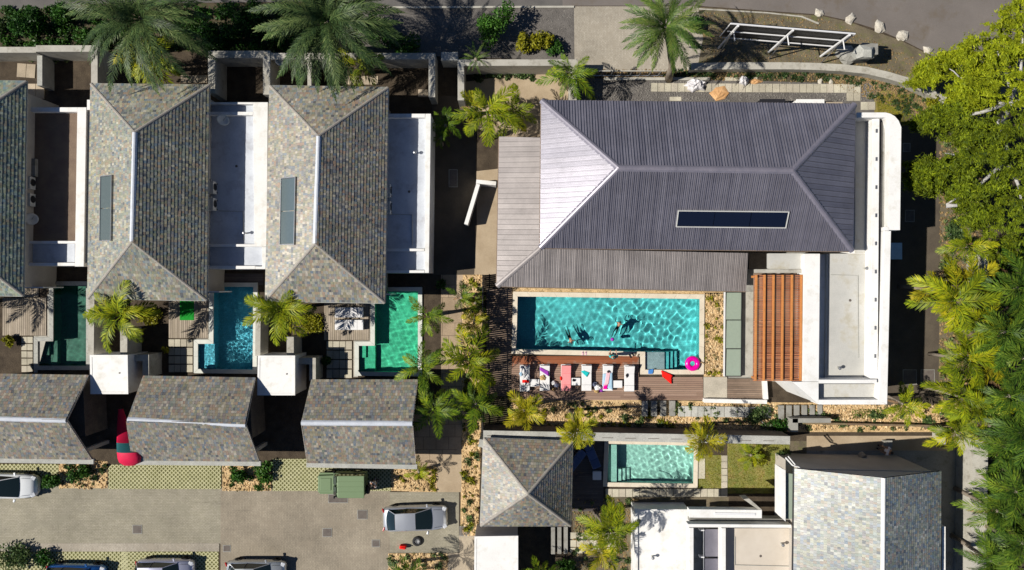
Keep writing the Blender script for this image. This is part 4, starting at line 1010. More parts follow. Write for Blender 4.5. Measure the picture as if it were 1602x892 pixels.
# ------------------------------------------------------------------ small pyramid roofed house and lower right house
def pyramid():
    root = empty('pyramid_roofed_house', P(824, 755), 0, 'small house with a brown slate pyramid roof south of the long pale wall', 'house'); L = root.location
    e, r_ = 2.8, 5.2
    NW, NE, SE, SW = (tuple(P(*p, e)-L) for p in ((757, 686), (896, 691), (893, 823), (752, 823))); A_ = tuple(P(826, 773, r_)-L)
    roof(root, [[SW, SE, A_], [SE, NE, A_], [NE, NW, A_], [NW, SW, A_]], [(c, A_) for c in (NW, NE, SE, SW)], M['slateE'])
    bd = inset([p[:2] for p in (SW, SE, NE, NW)], .5); MB().prism(bd, 0, e-.1).build('wall', M['wall'], root)
    for a, b in ((SW, SE), (SE, NE), (NE, NW), (NW, SW)): gutter(root, (a[0], a[1], e-.08), (b[0], b[1], e-.08))
pyramid()
def big_gable():
    root = empty('slate_house', P(1357, 820), 0, 'large silver slate gable roofed house cut off by the bottom edge', 'house'); L = root.location
    e, r_ = 4.4, 7.3
    NW, NE, SE, SW = (tuple(P(*p, e)-L) for p in ((1243, 733), (1472, 737), (1470, 1010), (1240, 1010))); RN = tuple(P(1383, 748, r_)-L); RS = tuple(P(1381, 1025, r_)-L)
    roof(root, [[NW, SW, RS, RN], [SE, NE, RN, RS]], [], M['slateD'])
    rb = MB(); cap(rb, RN, RS, .14, .06, 30); rb.build('ridge_cap', M['white'], root)
    bd = [(NW[0]+.4, NW[1]-.05), (NE[0]-.5, NE[1]-.05), (SE[0]-.5, SE[1]), (SW[0]+.4, SW[1])]
    MB().prism(bd, 0, e-.12).build('wall', M['wall'], root)
    g = MB(); g.poly([(NW[0], NW[1]-.1, e-.15), (RN[0], RN[1]-.1, r_-.15), (NE[0], NE[1]-.1, e-.15)][::-1]); g.build('gable_wall', M['wall'], root)
    gutter(root, (NE[0]+.02, NE[1], e-.08), (SE[0]+.02, SE[1], e-.08), M['concrete'], .05); gutter(root, (NW[0]-.04, NW[1], e-.08), (SW[0]-.04, SW[1], e-.08), M['blackmetal'], .05)
    a = P(1474, 824, 3.9)-L; b = P(1474, 1010, 3.9)-L; MB().box(a.x, a.x+.22, b.y, a.y, 3.2, 3.9).build('white_ledge', M['white'], root)
big_gable()
# balcony box with green glass between white wing and slate roof
bx = empty('balcony', P(1233, 770), 0, 'narrow white balcony with green glass at the left eave of the lower right house', 'balcony'); L = bx.location
q = [P(a, b, 4.2)-L for a, b in ((1223, 810), (1229, 816), (1229, 736), (1223, 733))]; MB().prism([(p.x, p.y) for p in q], 3.0, 4.2).build('parapet', M['white'], bx)
q = [P(a, b, 3.9)-L for a, b in ((1229.3, 812), (1241, 812), (1241, 742), (1229.3, 740))]; MB().prism([(p.x, p.y) for p in q], 3.84, 3.88).build('glass_panel', M['frost'], bx)
MB().prism([(p.x, p.y) for p in q], 3.0, 3.2).build('balcony_floor', M['concrete'], bx)
MB().tube([P(1229, 716, 4.3)-L, P(1240, 728, 4.3)-L, P(1250, 731, 4.3)-L, P(1254, 736, 4.3)-L], .05, 6).build('rail', M['white'], bx)
MB().tube([P(1233, 714, 4.3)-L, P(1244, 727, 4.3)-L], .04, 6).build('rail', M['white'], bx)
# white modern house
wh = empty('white_house', P(1100, 850), 0, 'white flat roofed modern house at the bottom edge with palm shadow on it', 'house'); L = wh.location
def wpart(pts, z0, z1, m_, name, bev=.012):
    return MB().prism([(x-L.x, y-L.y) for x, y in PP(pts, z1)], z0, z1).build(name, m_, wh, bevel=bev)
wpart([(995, 1000), (1076, 1000), (1078, 797), (995, 797)], 0, 1.6, M['white'], 'wall')
wpart([(993.5, 1000), (998, 1000), (998, 796), (993.5, 796)], 0, 1.72, M['white'], 'parapet')
wpart([(1078.5, 797), (1192, 798), (1192, 811), (1078.5, 810)][::-1], 2.9, 3.5, M['white'], 'parapet')
wpart([(1118, 802), (1182, 803), (1182, 807), (1118, 806)], 3.505, 3.55, M['whitemetal'], 'rail')
wpart([(1186, 797.5), (1163, 781), (1172, 780), (1192, 797.5)], 2.6, 3.45, M['concrete'], 'wing_wall')
wpart([(1080, 811), (1240, 812), (1240, 819), (1080, 818)], 2.0, 2.7, M['concrete_d'], 'ledge')
wpart([(1076.5, 820), (1238, 821), (1238, 826), (1076.5, 825)], 2.8, 3.42, M['white'], 'parapet')
wpart([(1078.5, 826), (1085, 826), (1085, 1000), (1078.5, 1000)], 2.6, 3.415, M['white'], 'parapet')
wpart([(1129, 826.5), (1135.5, 826.5), (1135.5, 1000), (1129, 1000)], 2.6, 3.415, M['white'], 'parapet')
wpart([(1135.8, 826.5), (1242, 826.5), (1242, 1000), (1135.8, 1000)], 0, 2.6, M['beigefloor'], 'roof_deck')
wpart([(1085.2, 826.5), (1128.7, 826.5), (1128.7, 1000), (1085.2, 1000)], 0, 2.2, M['concrete_d'], 'roof_deck')
for k, (y0, y1) in enumerate(((828, 871), (874, 920))):
    wpart([(1102, y0), (1127, y0), (1127, y1), (1102, y1)], 2.5, 2.62, M['metal_roof'], 'solar_panel')
for x in (1101, 1128): wpart([(x-.6, 827), (x+.6, 827), (x+.6, 925), (x-.6, 925)], 2.62, 2.70, M['steel'], 'panel_rail')
wpart([(1095, 871), (1102, 871), (1102, 873), (1095, 873)], 2.3, 2.74, M['whitemetal'], 'bracket'); wpart([(1095, 829), (1102, 829), (1102, 831), (1095, 831)], 2.3, 2.74, M['whitemetal'], 'bracket')

# ------------------------------------------------------------------ billboard frame and gate shelter
bb = empty('billboard', P(1208, 82), 0, 'tall billboard frame seen from behind, white steel bars in front of a black panel', 'billboard'); L = bb.location
ztb = 4.3
def bar(p, q, r_=.055, nm='bar', m_=None): MB().tube([Vector(p)-L, Vector(q)-L], r_, 6).build(nm, m_ or M['whitemetal'], bb)
tl, tr = P(1143, 37, ztb), P(1338, 53, ztb)
bl, br_ = Vector((tl.x, tl.y, 1.9)), Vector((tr.x, tr.y, 1.9))
off = Vector((0, .06, 0))
MB().poly([tl+off-L, tr+off-L, br_+off-L, bl+off-L]).poly([tl+off*1.7-L, bl+off*1.7-L, br_+off*1.7-L, tr+off*1.7-L]).poly([tl+off-L, tl+off*1.7-L, tr+off*1.7-L, tr+off-L]).build('panel', M['blackmetal'], bb)
bar(tl, tr, .06, 'top_bar'); bar(tl, bl, .04, 'side_bar'); bar(tr, br_, .04, 'side_bar')
for fr in (.06, .5, .955):
    p = tl.lerp(tr, fr)-Vector((0, .1, 0)); bar((p.x, p.y, 0), (p.x, p.y, ztb), .085, 'post')
    bar((p.x, p.y-.06, 3.4), (p.x+.05, p.y-.7, 3.5), .04, 'bracket'); bar((p.x, p.y-.5, 0), (p.x, p.y-.1, 2.6), .04, 'brace', M['steel'])
for z in (1.95, 3.1):
    a, b = tl.copy(), tr.copy(); a.z = b.z = z; a += (b-a)*.02; bar(a-Vector((0, .05, 0)), b-Vector((0, .05, 0)), .045, 'cross_bar')
gs = empty('gate_shelter', P(1330, 98), 0, 'pale concrete block pillar with a hooded top by the curving wall', 'pillar'); L = gs.location
a = P(1326, 100)-L
MB().prism([(a.x, a.y), (a.x+.12, a.y-.02), (a.x+1.2, a.y+.05), (a.x+1.2, a.y+.8), (a.x+.1, a.y+.85)], 0, 1.9).build('pillar', M['concrete_d'], gs, bevel=.03)
q = P(1336, 82, 2.2)-L; r_ = []
MB().grid([[(q.x, q.y, 2.0), (q.x+.35, q.y+.5, 2.25), (q.x+1.1, q.y+.35, 2.2), (q.x+1.45, q.y+.45, 2.0)], [(q.x+.15, q.y+.0, 2.05), (q.x+.6, q.y+.15, 2.35), (q.x+1.1, q.y+.1, 2.4), (q.x+1.35, q.y, 2.1)], [(q.x+.3, q.y-.35, 1.95), (q.x+.6, q.y-.3, 2.2), (q.x+1.2, q.y-.35, 2.2), (q.x+1.5, q.y-.3, 1.9)]][::-1]).prism([(q.x+.02, q.y), (q.x+.3, q.y-.34), (q.x+1.48, q.y-.3), (q.x+1.34, q.y), (q.x+1.43, q.y+.43), (q.x+.36, q.y+.47)], 1.7, 1.97).build('hood', M['block'], gs)
def rock(px, py, s, label, m_=None, group=None, h=.6):
    b = MB(); n_ = 9; rows = []
    for i, (r_, z) in enumerate(((1, 0), (1.05, .3), (.8, .75), (.35, 1))):
        rows.append([(s*r_*(1+.28*math.sin(j*2.1+i*px))*math.cos(j*2*math.pi/n_), s*r_*.8*(1+.28*math.cos(j*1.7+py+i))*math.sin(j*2*math.pi/n_), s*h*z) for j in range(n_)])
    b.grid(rows, close=True); b.poly(rows[-1]); o = b.build('rock', m_ or M['stone'])
    o.location = P(px, py, 0); o.rotation_euler.z = px; tag(o, label, 'rock', group)
g = 'marker rocks along the road edge'
for x, y, s_, lb in ((1281, 21, .32, 'first white marker rock along the road, nearest the billboard end'), (1330, 30, .38, 'second marker rock along the road, above the billboard corner'), (1375, 43, .45, 'third and largest marker rock along the road, pale and squarish'), (1411, 57, .42, 'fourth marker rock along the road, white and angular'), (1451, 79, .34, 'fifth marker rock along the road, small, left of the yellow tree'), (1486, 103, .36, 'last marker rock along the road beneath the feathery branch')): rock(x, y, s_, lb, None, g)
rock(1322, 88, .75, 'large brownish boulder leaning beside the concrete pillar', M['concrete_d'], h=.9)
rock(763, 696, .5, 'white angular stone at the corner of the pyramid roofed house', M['white'], h=1.2)
rock(1283, 128, .2, 'small dark stone on gravel north of the paver row', M['stone']); rock(1299, 128, .22, 'small square stone on gravel near the end of the paver row', M['stone'])

# ------------------------------------------------------------------ gate, covers, small ground things
gt = empty('sliding_gate', P(905, 110), 0, 'low metal driveway gate with slanting slats north of the villa', 'gate'); L = gt.location
a, b = P(906, 111, 1.2)-L, P(1042, 114, 1.2)-L
MB().obox(((a.x+b.x)/2, a.y, 1.17), (b.x-a.x, .07, .06)).build('top_rail', M['concrete'], gt); MB().obox(((a.x+b.x)/2, a.y, .08), (b.x-a.x, .07, .08)).build('bottom_rail', M['steel'], gt)
for i in range(9):
    x = a.x+(b.x-a.x)*(i+.5)/9; MB().obox((x, a.y, .62), (.06, .05, .98)).build('slat', M['steel'], gt)
a, b = P(945, 124)-L, P(1110, 124)-L; MB().box(a.x, b.x, a.y-.1, a.y+.1, 0, .12).build('track', M['concrete'], gt)
def cover(px, py, w_, h_, label, m_, z=.03, rim=True):
    t = empty('ground_cover', P(px, py), 0, label, 'cover'); s_ = H/F
    MB().box(-w_*s_/2, w_*s_/2, -h_*s_/2, h_*s_/2, .002, z).build('frame', M['concrete_d'] if rim else m_, t)
    MB().box(-w_*s_/2+.05, w_*s_/2-.05, -h_*s_/2+.05, h_*s_/2-.05, z+.001, z+.008).build('lid', m_, t)
for x, y, w_, h_, lb in ((215, 828, 15, 14, 'square iron cover in the left half of the car park'), (529, 780, 31, 14, 'wide dark iron cover just below the green jeep'), (567, 805, 16, 15, 'square iron cover left of the silver saloon car'), (512, 833, 15, 14, 'square iron cover below the wide one'), (588, 850, 13, 12, 'small pale framed cover left of the red jerrycan'), (727, 831, 16, 16, 'square cover at the corner of the mulch strip'), (355, 858, 12, 11, 'small greenish cover at the end of the kerb'), (709, 279, 14, 28, 'dark rectangular cover in the shaded alley'),
    (1418, 231, 12, 14, 'uppermost shaded cover in the side yard of the villa'), (1423, 338, 15, 19, 'middle shaded cover in the side yard of the villa'), (1423, 590, 22, 24, 'left one of two shaded covers at the lower end of the side yard'), (1451, 590, 22, 24, 'right one of two shaded covers at the lower end of the side yard')):
    cover(x, y, w_, h_, lb, M['manhole'])
def boxthing(px, py, w_, h_, z, label, cat, name, m_, lidm=None, rz=0):
    t = empty(name, P(px, py), rz, label, cat); s_ = H/F
    MB().box(-w_*s_/2, w_*s_/2, -h_*s_/2, h_*s_/2, 0, z).build('body', m_, t, bevel=.03)
    MB().box(-w_*s_/2-.03, w_*s_/2+.03, -h_*s_/2-.03, h_*s_/2+.03, z+.002, z+.05).build('lid', lidm or m_, t, bevel=.015)
boxthing(1388, 394, 20, 24, 1.0, 'blue grey tank in the shaded side yard beside the villa wing', 'tank', 'water_tank', M['bluesheet'], M['ltblue'])
boxthing(1201, 168, 38, 14, .9, 'black box against the north eave of the villa', 'box', 'storage_box', M['blackc'])
boxthing(1258, 170, 42, 16, 1.0, 'white topped counter against the north eave of the villa', 'counter', 'counter', M['white'])
boxthing(1292, 171, 34, 12, .8, 'pinkish counter end next to the white topped counter', 'counter', 'counter', M['paver2'])
boxthing(1385, 693, 12, 10, .35, 'small grey box on the sandy path', 'box', 'storage_box', M['concrete_d'])
boxthing(1520, 555, 14, 5, .3, 'orange brick block lying at the edge of the palms', 'block', 'brick_block', M['tarp'])
boxthing(1462, 683, 8, 14, .9, 'pale post box at the end of the sandy path', 'box', 'storage_box', M['concrete'])
def lump(px, py, sx, sy, h, label, cat, name, m_, z=0, seed=0, n=12):
    r_ = random.Random(seed); b = MB(); rows = []
    for i in range(7):
        a = math.pi/2*i/6; rows.append([((sx*math.cos(a)*(1+.22*math.sin(3*j+seed+i*.7)))*math.cos(2*math.pi*j/n), (sy*math.cos(a)*(1+.22*math.cos(2*j+seed)))*math.sin(2*math.pi*j/n), h*math.sin(a)*(1+r_.uniform(-.25, .25))+.005) for j in range(n)])
    b.grid(rows, close=True); o = b.build(name, m_, smooth=False); o.location = P(px, py, z); tag(o, label, cat); return o
lump(1088, 134, .75, .45, .5, 'crumpled white sacks on the paver row', 'sacks', 'sack_pile', M['whitesack'], 0, 3, 16)
lump(1163, 127, .32, .35, .4, 'small white sack beside an orange tarp', 'sack', 'sack_pile', M['whitesack'], 0, 5)
lump(1181, 128, .5, .2, .15, 'narrow folded orange tarp beside the small white sack', 'tarp', 'folded_tarp', M['tarp'], 0, 8, 8)
o = lump(1126, 146, .65, .6, .14, 'orange brown tarp lying half over the paver row', 'tarp', 'folded_tarp', M['tarp'], 0.02, 12, 6)
# tyre, jerrycan
tw = empty('spare_tyre', P(653, 846), 0, 'loose black tyre lying flat below the silver saloon car', 'tyre')
MB().revolve([(.17, .02), (.30, .0), (.34, .06), (.345, .14), (.30, .2), (.2, .21), (.17, .17), (.17, .02)], (0, 0, 0), 24).build('tyre', M['rubber'], tw, smooth=True)
MB().revolve([(.0, .08), (.10, .09), (.168, .15)], (0, 0, 0), 20).build('hub', M['rim'], tw)
jc = empty('jerrycan', P(631, 854), R(-8), 'red jerrycan standing left of the loose tyre', 'jerrycan')
MB().box(-.22, .22, -.12, .12, 0, .38).build('body', M['redc'], jc, bevel=.05); MB().tube([(-.12, 0, .4), (-.12, 0, .47), (.12, 0, .47), (.12, 0, .4)], .02, 6).build('handle', M['redc'], jc); MB().tube([(.18, 0, .36), (.26, 0, .45)], .03, 8).build('spout', M['blackc'], jc)
# striped canvas thing between the carports
cv = empty('striped_canvas', P(200, 700), 0, 'tapering red and dark green striped canvas hanging between the carports', 'canvas'); L = cv.location
spine = [(189, 640, .7, 4), (191, 655, .9, 7), (193, 670, 1.3, 10), (196, 684, 2.0, 13), (197.5, 692, 2.5, 15), (200.5, 707, 3.1, 17.5), (202.5, 716, 3.05, 18.5), (203, 723, 2.85, 16.5), (203, 728, 2.6, 9)]
def canvas(i0, i1, m_, nm):
    rows = []
    for k in range(i0, i1+1):
        px, py, z, hw = spine[k]; s_ = (H-z)/F; c = P(px, py, z)-L
        rows.append([(c.x+hw*s_*math.cos(t*math.pi/8), c.y, z+.30*math.sin(t*math.pi/8)*hw/16) for t in range(9)])
    MB().grid(rows).build(nm, m_, cv, smooth=True)
canvas(0, 4, M['crimson'], 'red_panel'); canvas(4, 5, M['dteal'], 'green_panel'); canvas(5, 8, M['crimson'], 'red_panel')
MB().tube([P(189, 636, 0)-L, P(189, 640, .7)-L], .03, 6).build('pole', M['steel'], cv)
# tank drums behind the lower right house
for x, y, r_, lb, mm in ((1352, 716, .22, 'tan roll leaning in the shade north of the slate house', M['paver2']),):
    t = MB().tube([P(x-6, y-6, .6), P(x, y, .9)], r_, 12); tag(t.build('roll', mm), lb, 'roll')
lump(1358, 722, .32, .3, .7, 'blue barrel in the shade north of the slate house', 'barrel', 'barrel', M['bluesheet'], 0, 2, 14)
tag(MB().tube([P(1222+i*8, 667-2*math.sin(i), .02+.01*i) for i in range(4)], .02, 5).build('hose', M['frost']), 'thin pale hose on the ground by the garden wall stub', 'hose')

# ------------------------------------------------------------------ loungers, tables, towels
ZD = .11
def lounger(px, py, label, cush, z=ZD, rz=0, W=.70, Ln=1.86, back=True, group='sun loungers in a row on the villa deck'):
    t = empty('sun_lounger', P(px, py, z), rz, label, 'sun lounger', group)
    fr = MB().box(-W/2, W/2, -Ln/2, -Ln/2+.05, .22, .28).box(-W/2, -W/2+.05, -Ln/2+.052, Ln/2-.052, .22, .28).box(W/2-.05, W/2, -Ln/2+.052, Ln/2-.052, .22, .28).box(-W/2, W/2, Ln/2-.05, Ln/2, .22, .28)
    fr.build('frame', M['whitemetal'], t)
    for sx in (-1, 1):
        for sy in (-1, 1): MB().box(sx*(W/2-.03)-.03, sx*(W/2-.03)+.03, sy*(Ln/2-.1)-.03, sy*(Ln/2-.1)+.03, 0, .219).build('leg', M['whitemetal'], t)
    hb = .62
    MB().box(-W/2+.01, W/2-.01, -Ln/2+.01, -Ln/2+.42, .285, .36).build('foot_cushion', M['cloth_w'] if cush is M['cloth_w'] else cush, t, bevel=.02)
    MB().box(-W/2+.01, W/2-.01, -Ln/2+.43, Ln/2-hb, .285, .36).build('seat_cushion', cush, t, bevel=.02)
    a = R(26) if back else 0
    MB().obox((0, Ln/2-hb+.31*math.cos(a)+.01, .325+.31*math.sin(a)), (W-.02, .62, .075), rx=a).build('backrest', cush, t, bevel=.02)
    if back:
        for sx in (-1, 1): MB().tube([(sx*(W/2-.04), Ln/2-.12, .28), (sx*(W/2-.04), Ln/2-.1, .52)], .02, 6).build('back_strut', M['whitemetal'], t)
    return t
LP = [(821, 'leftmost lounger on the villa deck, white with a small red cloth at its foot', 'cloth_w'), (852, 'second lounger from the left, white with a purple towel and straw hat', 'cloth_w'), (885, 'pink lounger, the only coloured one in the row', 'pinkcloth'), (917, 'fourth lounger from the left, white with a teal towel', 'cloth_w'), (950, 'fifth lounger from the left, covered by a printed pastel towel', 'cloth_w'), (983.5, 'rightmost lounger, bare white with one small dark item', 'cloth_w')]
for x, lb, cu in LP: lounger(x, 590+(1 if x < 830 or x > 970 else 0), lb, M[cu])
def sheet(name, label, cat, pts, z, m_, amp=.012, k=7, drape=None):
    """cloth: polygon in pixels, subdivided and rumpled, with thickness"""
    w_ = [P(a, b, z) for a, b in pts]; a, b, c, d = w_; rows = []
    for i in range(k+1):
        r_ = []
        for j in range(k+1):
            p = a.lerp(b, j/k).lerp(d.lerp(c, j/k), i/k); zz = z+amp*(1+math.sin(i*1.9+j*1.3+a.x*5)*math.cos(j*2.1-i*.8))
            if drape: zz = max(zz, drape(p)+.012+amp*.5*(1+math.sin(i*2.3+j)))
            r_.append((p.x, p.y, zz))
        rows.append(r_)
    o = MB().grid(rows).build(name, m_, smooth=True); s_ = o.modifiers.new('thickness', 'SOLIDIFY'); s_.thickness = .01; s_.offset = 1
    tag(o, label, cat); return o
def surf(cy):   # height of the lounger surface at a world y
    y0 = P(0, cy, ZD).y; back_y = y0+1.86/2-.62
    return lambda p: ZD+.375+max(0, (p.y-back_y))*math.tan(R(26))+.02
d0 = surf(590)
sheet('towel', 'purple folded towel across the second lounger', 'towel', [(844.5, 574), (858.5, 581), (858.5, 589), (844.5, 579)], ZD+.38, M['purple'], drape=d0)
sheet('towel', 'teal towel thrown over the fourth lounger', 'towel', [(908.5, 581), (913, 579.5), (922, 583), (918, 590), ], ZD+.38, M['teal'], drape=d0)
sheet('towel', 'small red cloth at the foot of the leftmost lounger', 'cloth', [(817, 594.5), (827.5, 594.5), (827.5, 599), (817, 599)], ZD+.38, M['redc'])
sheet('beach_towel', 'pale blue beach towel under the pink one on the fifth lounger', 'towel', [(943, 585), (958, 583), (958.5, 610), (942, 604)], ZD+.38, M['ltblue'], drape=d0)
sheet('beach_towel', 'pale pink towel strip down the middle of the fifth lounger', 'towel', [(949, 583), (955, 582), (952, 601), (945, 604)], ZD+.41, M['pinkl'], drape=lambda p: d0(p)+.02)
sheet('towel', 'magenta towel corner at the foot of the fifth lounger', 'towel', [(944, 602), (951, 600), (950, 609), (943, 609)], ZD+.415, M['magenta'])
lump(849, 591, .2, .2, .12, 'straw hat on the second lounger', 'hat', 'straw_hat', M['straw'], ZD+.37, 1, 14)
lump(951.5, 581.5, .09, .09, .06, 'dark hairband or clip lying on the fifth lounger', 'clip', 'hair_clip', M['hair'], ZD+.52, 1)
lump(981, 587.5, .09, .15, .07, 'small dark item on the rightmost lounger', 'clothing', 'dark_item', M['blackc'], ZD+.38, 2)
lump(817, 575, .14, .09, .07, 'grey rumpled cloth at the head of the leftmost lounger', 'cloth', 'rumpled_cloth', M['denim'], ZD+.6, 6)
lump(815, 585, .11, .18, .07, 'blue grey rumpled cloth on the left side of the leftmost lounger', 'cloth', 'rumpled_cloth', M['ltblue'], ZD+.38, 9)
lump(877.5, 592, .07, .15, .06, 'small red bag at the edge of the pink lounger', 'bag', 'red_bag', M['redc'], ZD+.37, 5)
def side_table(px, py, label, legs=M['whitemetal'], sw=.62, sd=.52):
    t = empty('side_table', P(px, py, ZD), 0, label, 'side table', 'low side tables between the loungers')
    MB().box(-sw/2, sw/2, -sd/2, sd/2, .34, .38).build('table_top', M['cloth_w'], t, bevel=.03)
    for sx in (-1, 1):
        for sy in (-1, 1): MB().box(sx*(sw/2-.05)-.02, sx*(sw/2-.05)+.02, sy*(sd/2-.05)-.02, sy*(sd/2-.05)+.02, 0, .338).build('leg', legs, t)
side_table(836.5, 598, 'white side table between the first and second loungers')
side_table(900.5, 596, 'dark legged side table between the pink and teal towelled loungers', M['blackc'])
side_table(965.5, 600, 'white side table between the fifth and rightmost loungers')
lump(897.5, 595, .1, .1, .14, 'small dark bottle group on the dark legged side table', 'bottles', 'bottles', M['blackc'], ZD+.385, 4)
for i, (x, y, s_, m_, lb) in enumerate(((866, 599, .22, 'cloth_w', 'white bag on the deck left of the pink lounger'), (871, 603, .2, 'denim', 'grey clothes on the deck beside the white bag'), (866, 609, .14, 'straw', 'beige sandals below the white bag'), (929, 601, .24, 'denim', 'grey rucksack between the teal towelled and fifth loungers'), (935, 606, .28, 'cloth_w', 'pile of white clothes beside the grey rucksack'), (933, 612, .18, 'straw', 'straw bag in front of the pile of white clothes'), (862, 593, .13, 'blackc', 'black shoe bag beside the second lounger'), (941, 611, .15, 'purple', 'purple bag at the foot of the fifth lounger'))):
    lump(x, y, s_, s_*.8, .28, lb, 'bag' if 'bag' in lb or 'ruck' in lb else 'clothes', 'bag' if 'bag' in lb or 'ruck' in lb else 'clothes', M[m_], ZD, i*3+1, 9)
def sandals(px, py, label, m_, rz):
    t = empty('sandals', P(px, py, .13), rz, label, 'sandals')
    for sx in (-.11, .11):
        b = MB().prism([(sx-.045, -.13), (sx+.045, -.13), (sx+.055, .08), (sx+.03, .14), (sx-.03, .14), (sx-.055, .08)], 0, .025); b.build('sole', m_, t)
        MB().tube([(sx-.05, .04, .02), (sx, .09, .05), (sx+.05, .04, .02)], .01, 5).build('strap', M['blackc'], t)
sandals(988, 556, 'pair of dark sandals on the coping by the pool bay', M['blackc'], R(30)); sandals(996, 555.5, 'brown sandals right beside the dark pair on the coping', M['rustgravel'], R(-25)); sandals(914, 553, 'pinkish sandals on the coping above the teal towelled lounger', M['pinkl'], 0)
sheet('red_parasol_cloth', 'bright red cloth kite shape lying on the deck below the pool bay', 'cloth', [(1034, 579.5), (1052, 586), (1050, 601), (1036, 589)], ZD+.05, M['redc'], .05)
sheet('swim_cloth', 'small blue and white cloth on the coping below the pale pool step', 'cloth', [(1014, 579), (1023, 577), (1021, 585), (1014, 585)], .14, M['bluec'], .03)
rg = empty('swim_ring', P(1083, 568.5, .1), 0, 'magenta inflatable swim ring floating in the pool corner', 'swim ring')
MB().revolve([(.35+.19*math.cos(t*math.pi/6)*1.0, .1+.17*math.sin(t*math.pi/6)) for t in range(13)], (0, 0, 0), 28).build('tube', M['magenta'], rg, smooth=True)
MB().tube([(.5, .05, .12), (.62, .1, .1), (.75, .02, .08), (.83, -.02, .06)], .03, 6).build('cord', M['straw'], rg)
bl_ = MB().revolve([(.0, -.14), (.08, -.11), (.13, -.04), (.135, .02), (.1, .1), (.04, .135), (0, .14)], (0, 0, 0), 16).build('beach_ball', M['purple'], smooth=True); bl_.location = P(958, 531, .1); tag(bl_, 'small purple and white ball floating in the teal pool', 'ball')
# loungers elsewhere
for x, y, lb in ((548, 488.5, 'upper white lounger on the deck by the emerald pool, striped by palm shade'), (548, 508, 'lower white lounger on the deck by the emerald pool')):
    lounger(x, y, lb, M['cloth_w'], .07, R(90), .72, 2.0, False, 'white loungers by the emerald pool')
lounger(901, 719, 'left blue lounger half under the pyramid roof', M['bluesheet'], .05, R(-38), .62, 1.7, False, 'blue loungers on the shaded deck')
lounger(926, 712, 'right blue lounger on the shaded deck', M['bluesheet'], .05, R(-158), .62, 1.75, True, 'blue loungers on the shaded deck')
boxthing(933, 742, 12, 12, .35, 'pale cube stool beside the blue loungers', 'stool', 'cube_stool', M['ltblue'], M['cloth_w'])

# ------------------------------------------------------------------ palms
def frond_arr(Lf, ll, n, rise, droop, spread=50, lw=.05, twist=0, seed=0, curl=0.0, vee=.25):
    """leaflets of one frond along +x, rachis rising then bending down"""
    r_ = np.random.default_rng(seed); q = []
    def rach(t): return np.array([Lf*t*(1-.12*droop*t), curl*Lf*t*t, Lf*(rise*t-droop*t*t)])
    pts = [rach(t) for t in np.linspace(0, 1, 12)]
    for a, b in zip(pts, pts[1:]):
        w_ = .028*(1-.6*np.linalg.norm(a)/Lf); q.append([a+[0, w_, 0], a-[0, w_, 0], b-[0, w_*.8, 0], b+[0, w_*.8, 0]])
    for i in range(n):
        t = .10+.9*(i+.5)/n; p = rach(t); d = rach(min(1, t+.02))-rach(t-.02); d /= np.linalg.norm(d)
        side = np.array([-d[1], d[0], 0]); side /= np.linalg.norm(side); up = np.cross(d, side)
        l = ll*(math.sin(math.pi*min(1, (t*.92+.10)))**.55)*(1 if t < .9 else .8)
        for sg in (1, -1):
            a = math.radians(spread*(1-.45*t)+r_.uniform(-13, 13)); v_ = vee+r_.uniform(-.25, .2)
            dr = d*math.cos(a)+side*sg*math.sin(a)*math.cos(v_)+up*math.sin(a)*math.sin(v_); dr /= np.linalg.norm(dr)
            ln = l*r_.uniform(.85, 1.1); m1 = p+dr*ln*.45; tip = p+dr*ln-np.array([0, 0, .22*ln+r_.uniform(0, .1)*ln])
            wv = np.cross(dr, up); wv /= np.linalg.norm(wv)
            q.append([p, m1+wv*lw/2, tip, m1-wv*lw/2])
    return np.array(q)
def frond_set(name, mt, var, **k):
    return [quads_mesh(name, frond_arr(seed=s_, **{**k, 'curl': c}), mt) for s_, c in zip(range(var), (0, .12, -.12, .2))]
FR = {
 'date': frond_set('frond', M['l_date'], 3, Lf=4.1, ll=.50, n=66, rise=.55, droop=.75, spread=54, lw=.038),
 'datey': frond_set('frond', M['l_datey'], 3, Lf=2.9, ll=.40, n=48, rise=.5, droop=.75, spread=52, lw=.036),
 'yellow': frond_set('frond', M['l_yellow'], 4, Lf=2.0, ll=.54, n=34, rise=.5, droop=.8, spread=58, lw=.056),
 'gold': frond_set('frond', M['l_gold'], 3, Lf=1.5, ll=.58, n=26, rise=.55, droop=.7, spread=55, lw=.05, vee=.4),
 'deep': frond_set('frond', M['l_deep'], 4, Lf=2.0, ll=.48, n=34, rise=.5, droop=.95, spread=58, lw=.045),
 'green': frond_set('frond', M['l_green'], 4, Lf=2.0, ll=.50, n=34, rise=.5, droop=.85, spread=58, lw=.052),
 'brown': frond_set('frond', M['l_brown'], 2, Lf=1.8, ll=.4, n=16, rise=.0, droop=.5, spread=30, lw=.04),
}
PN = [0]
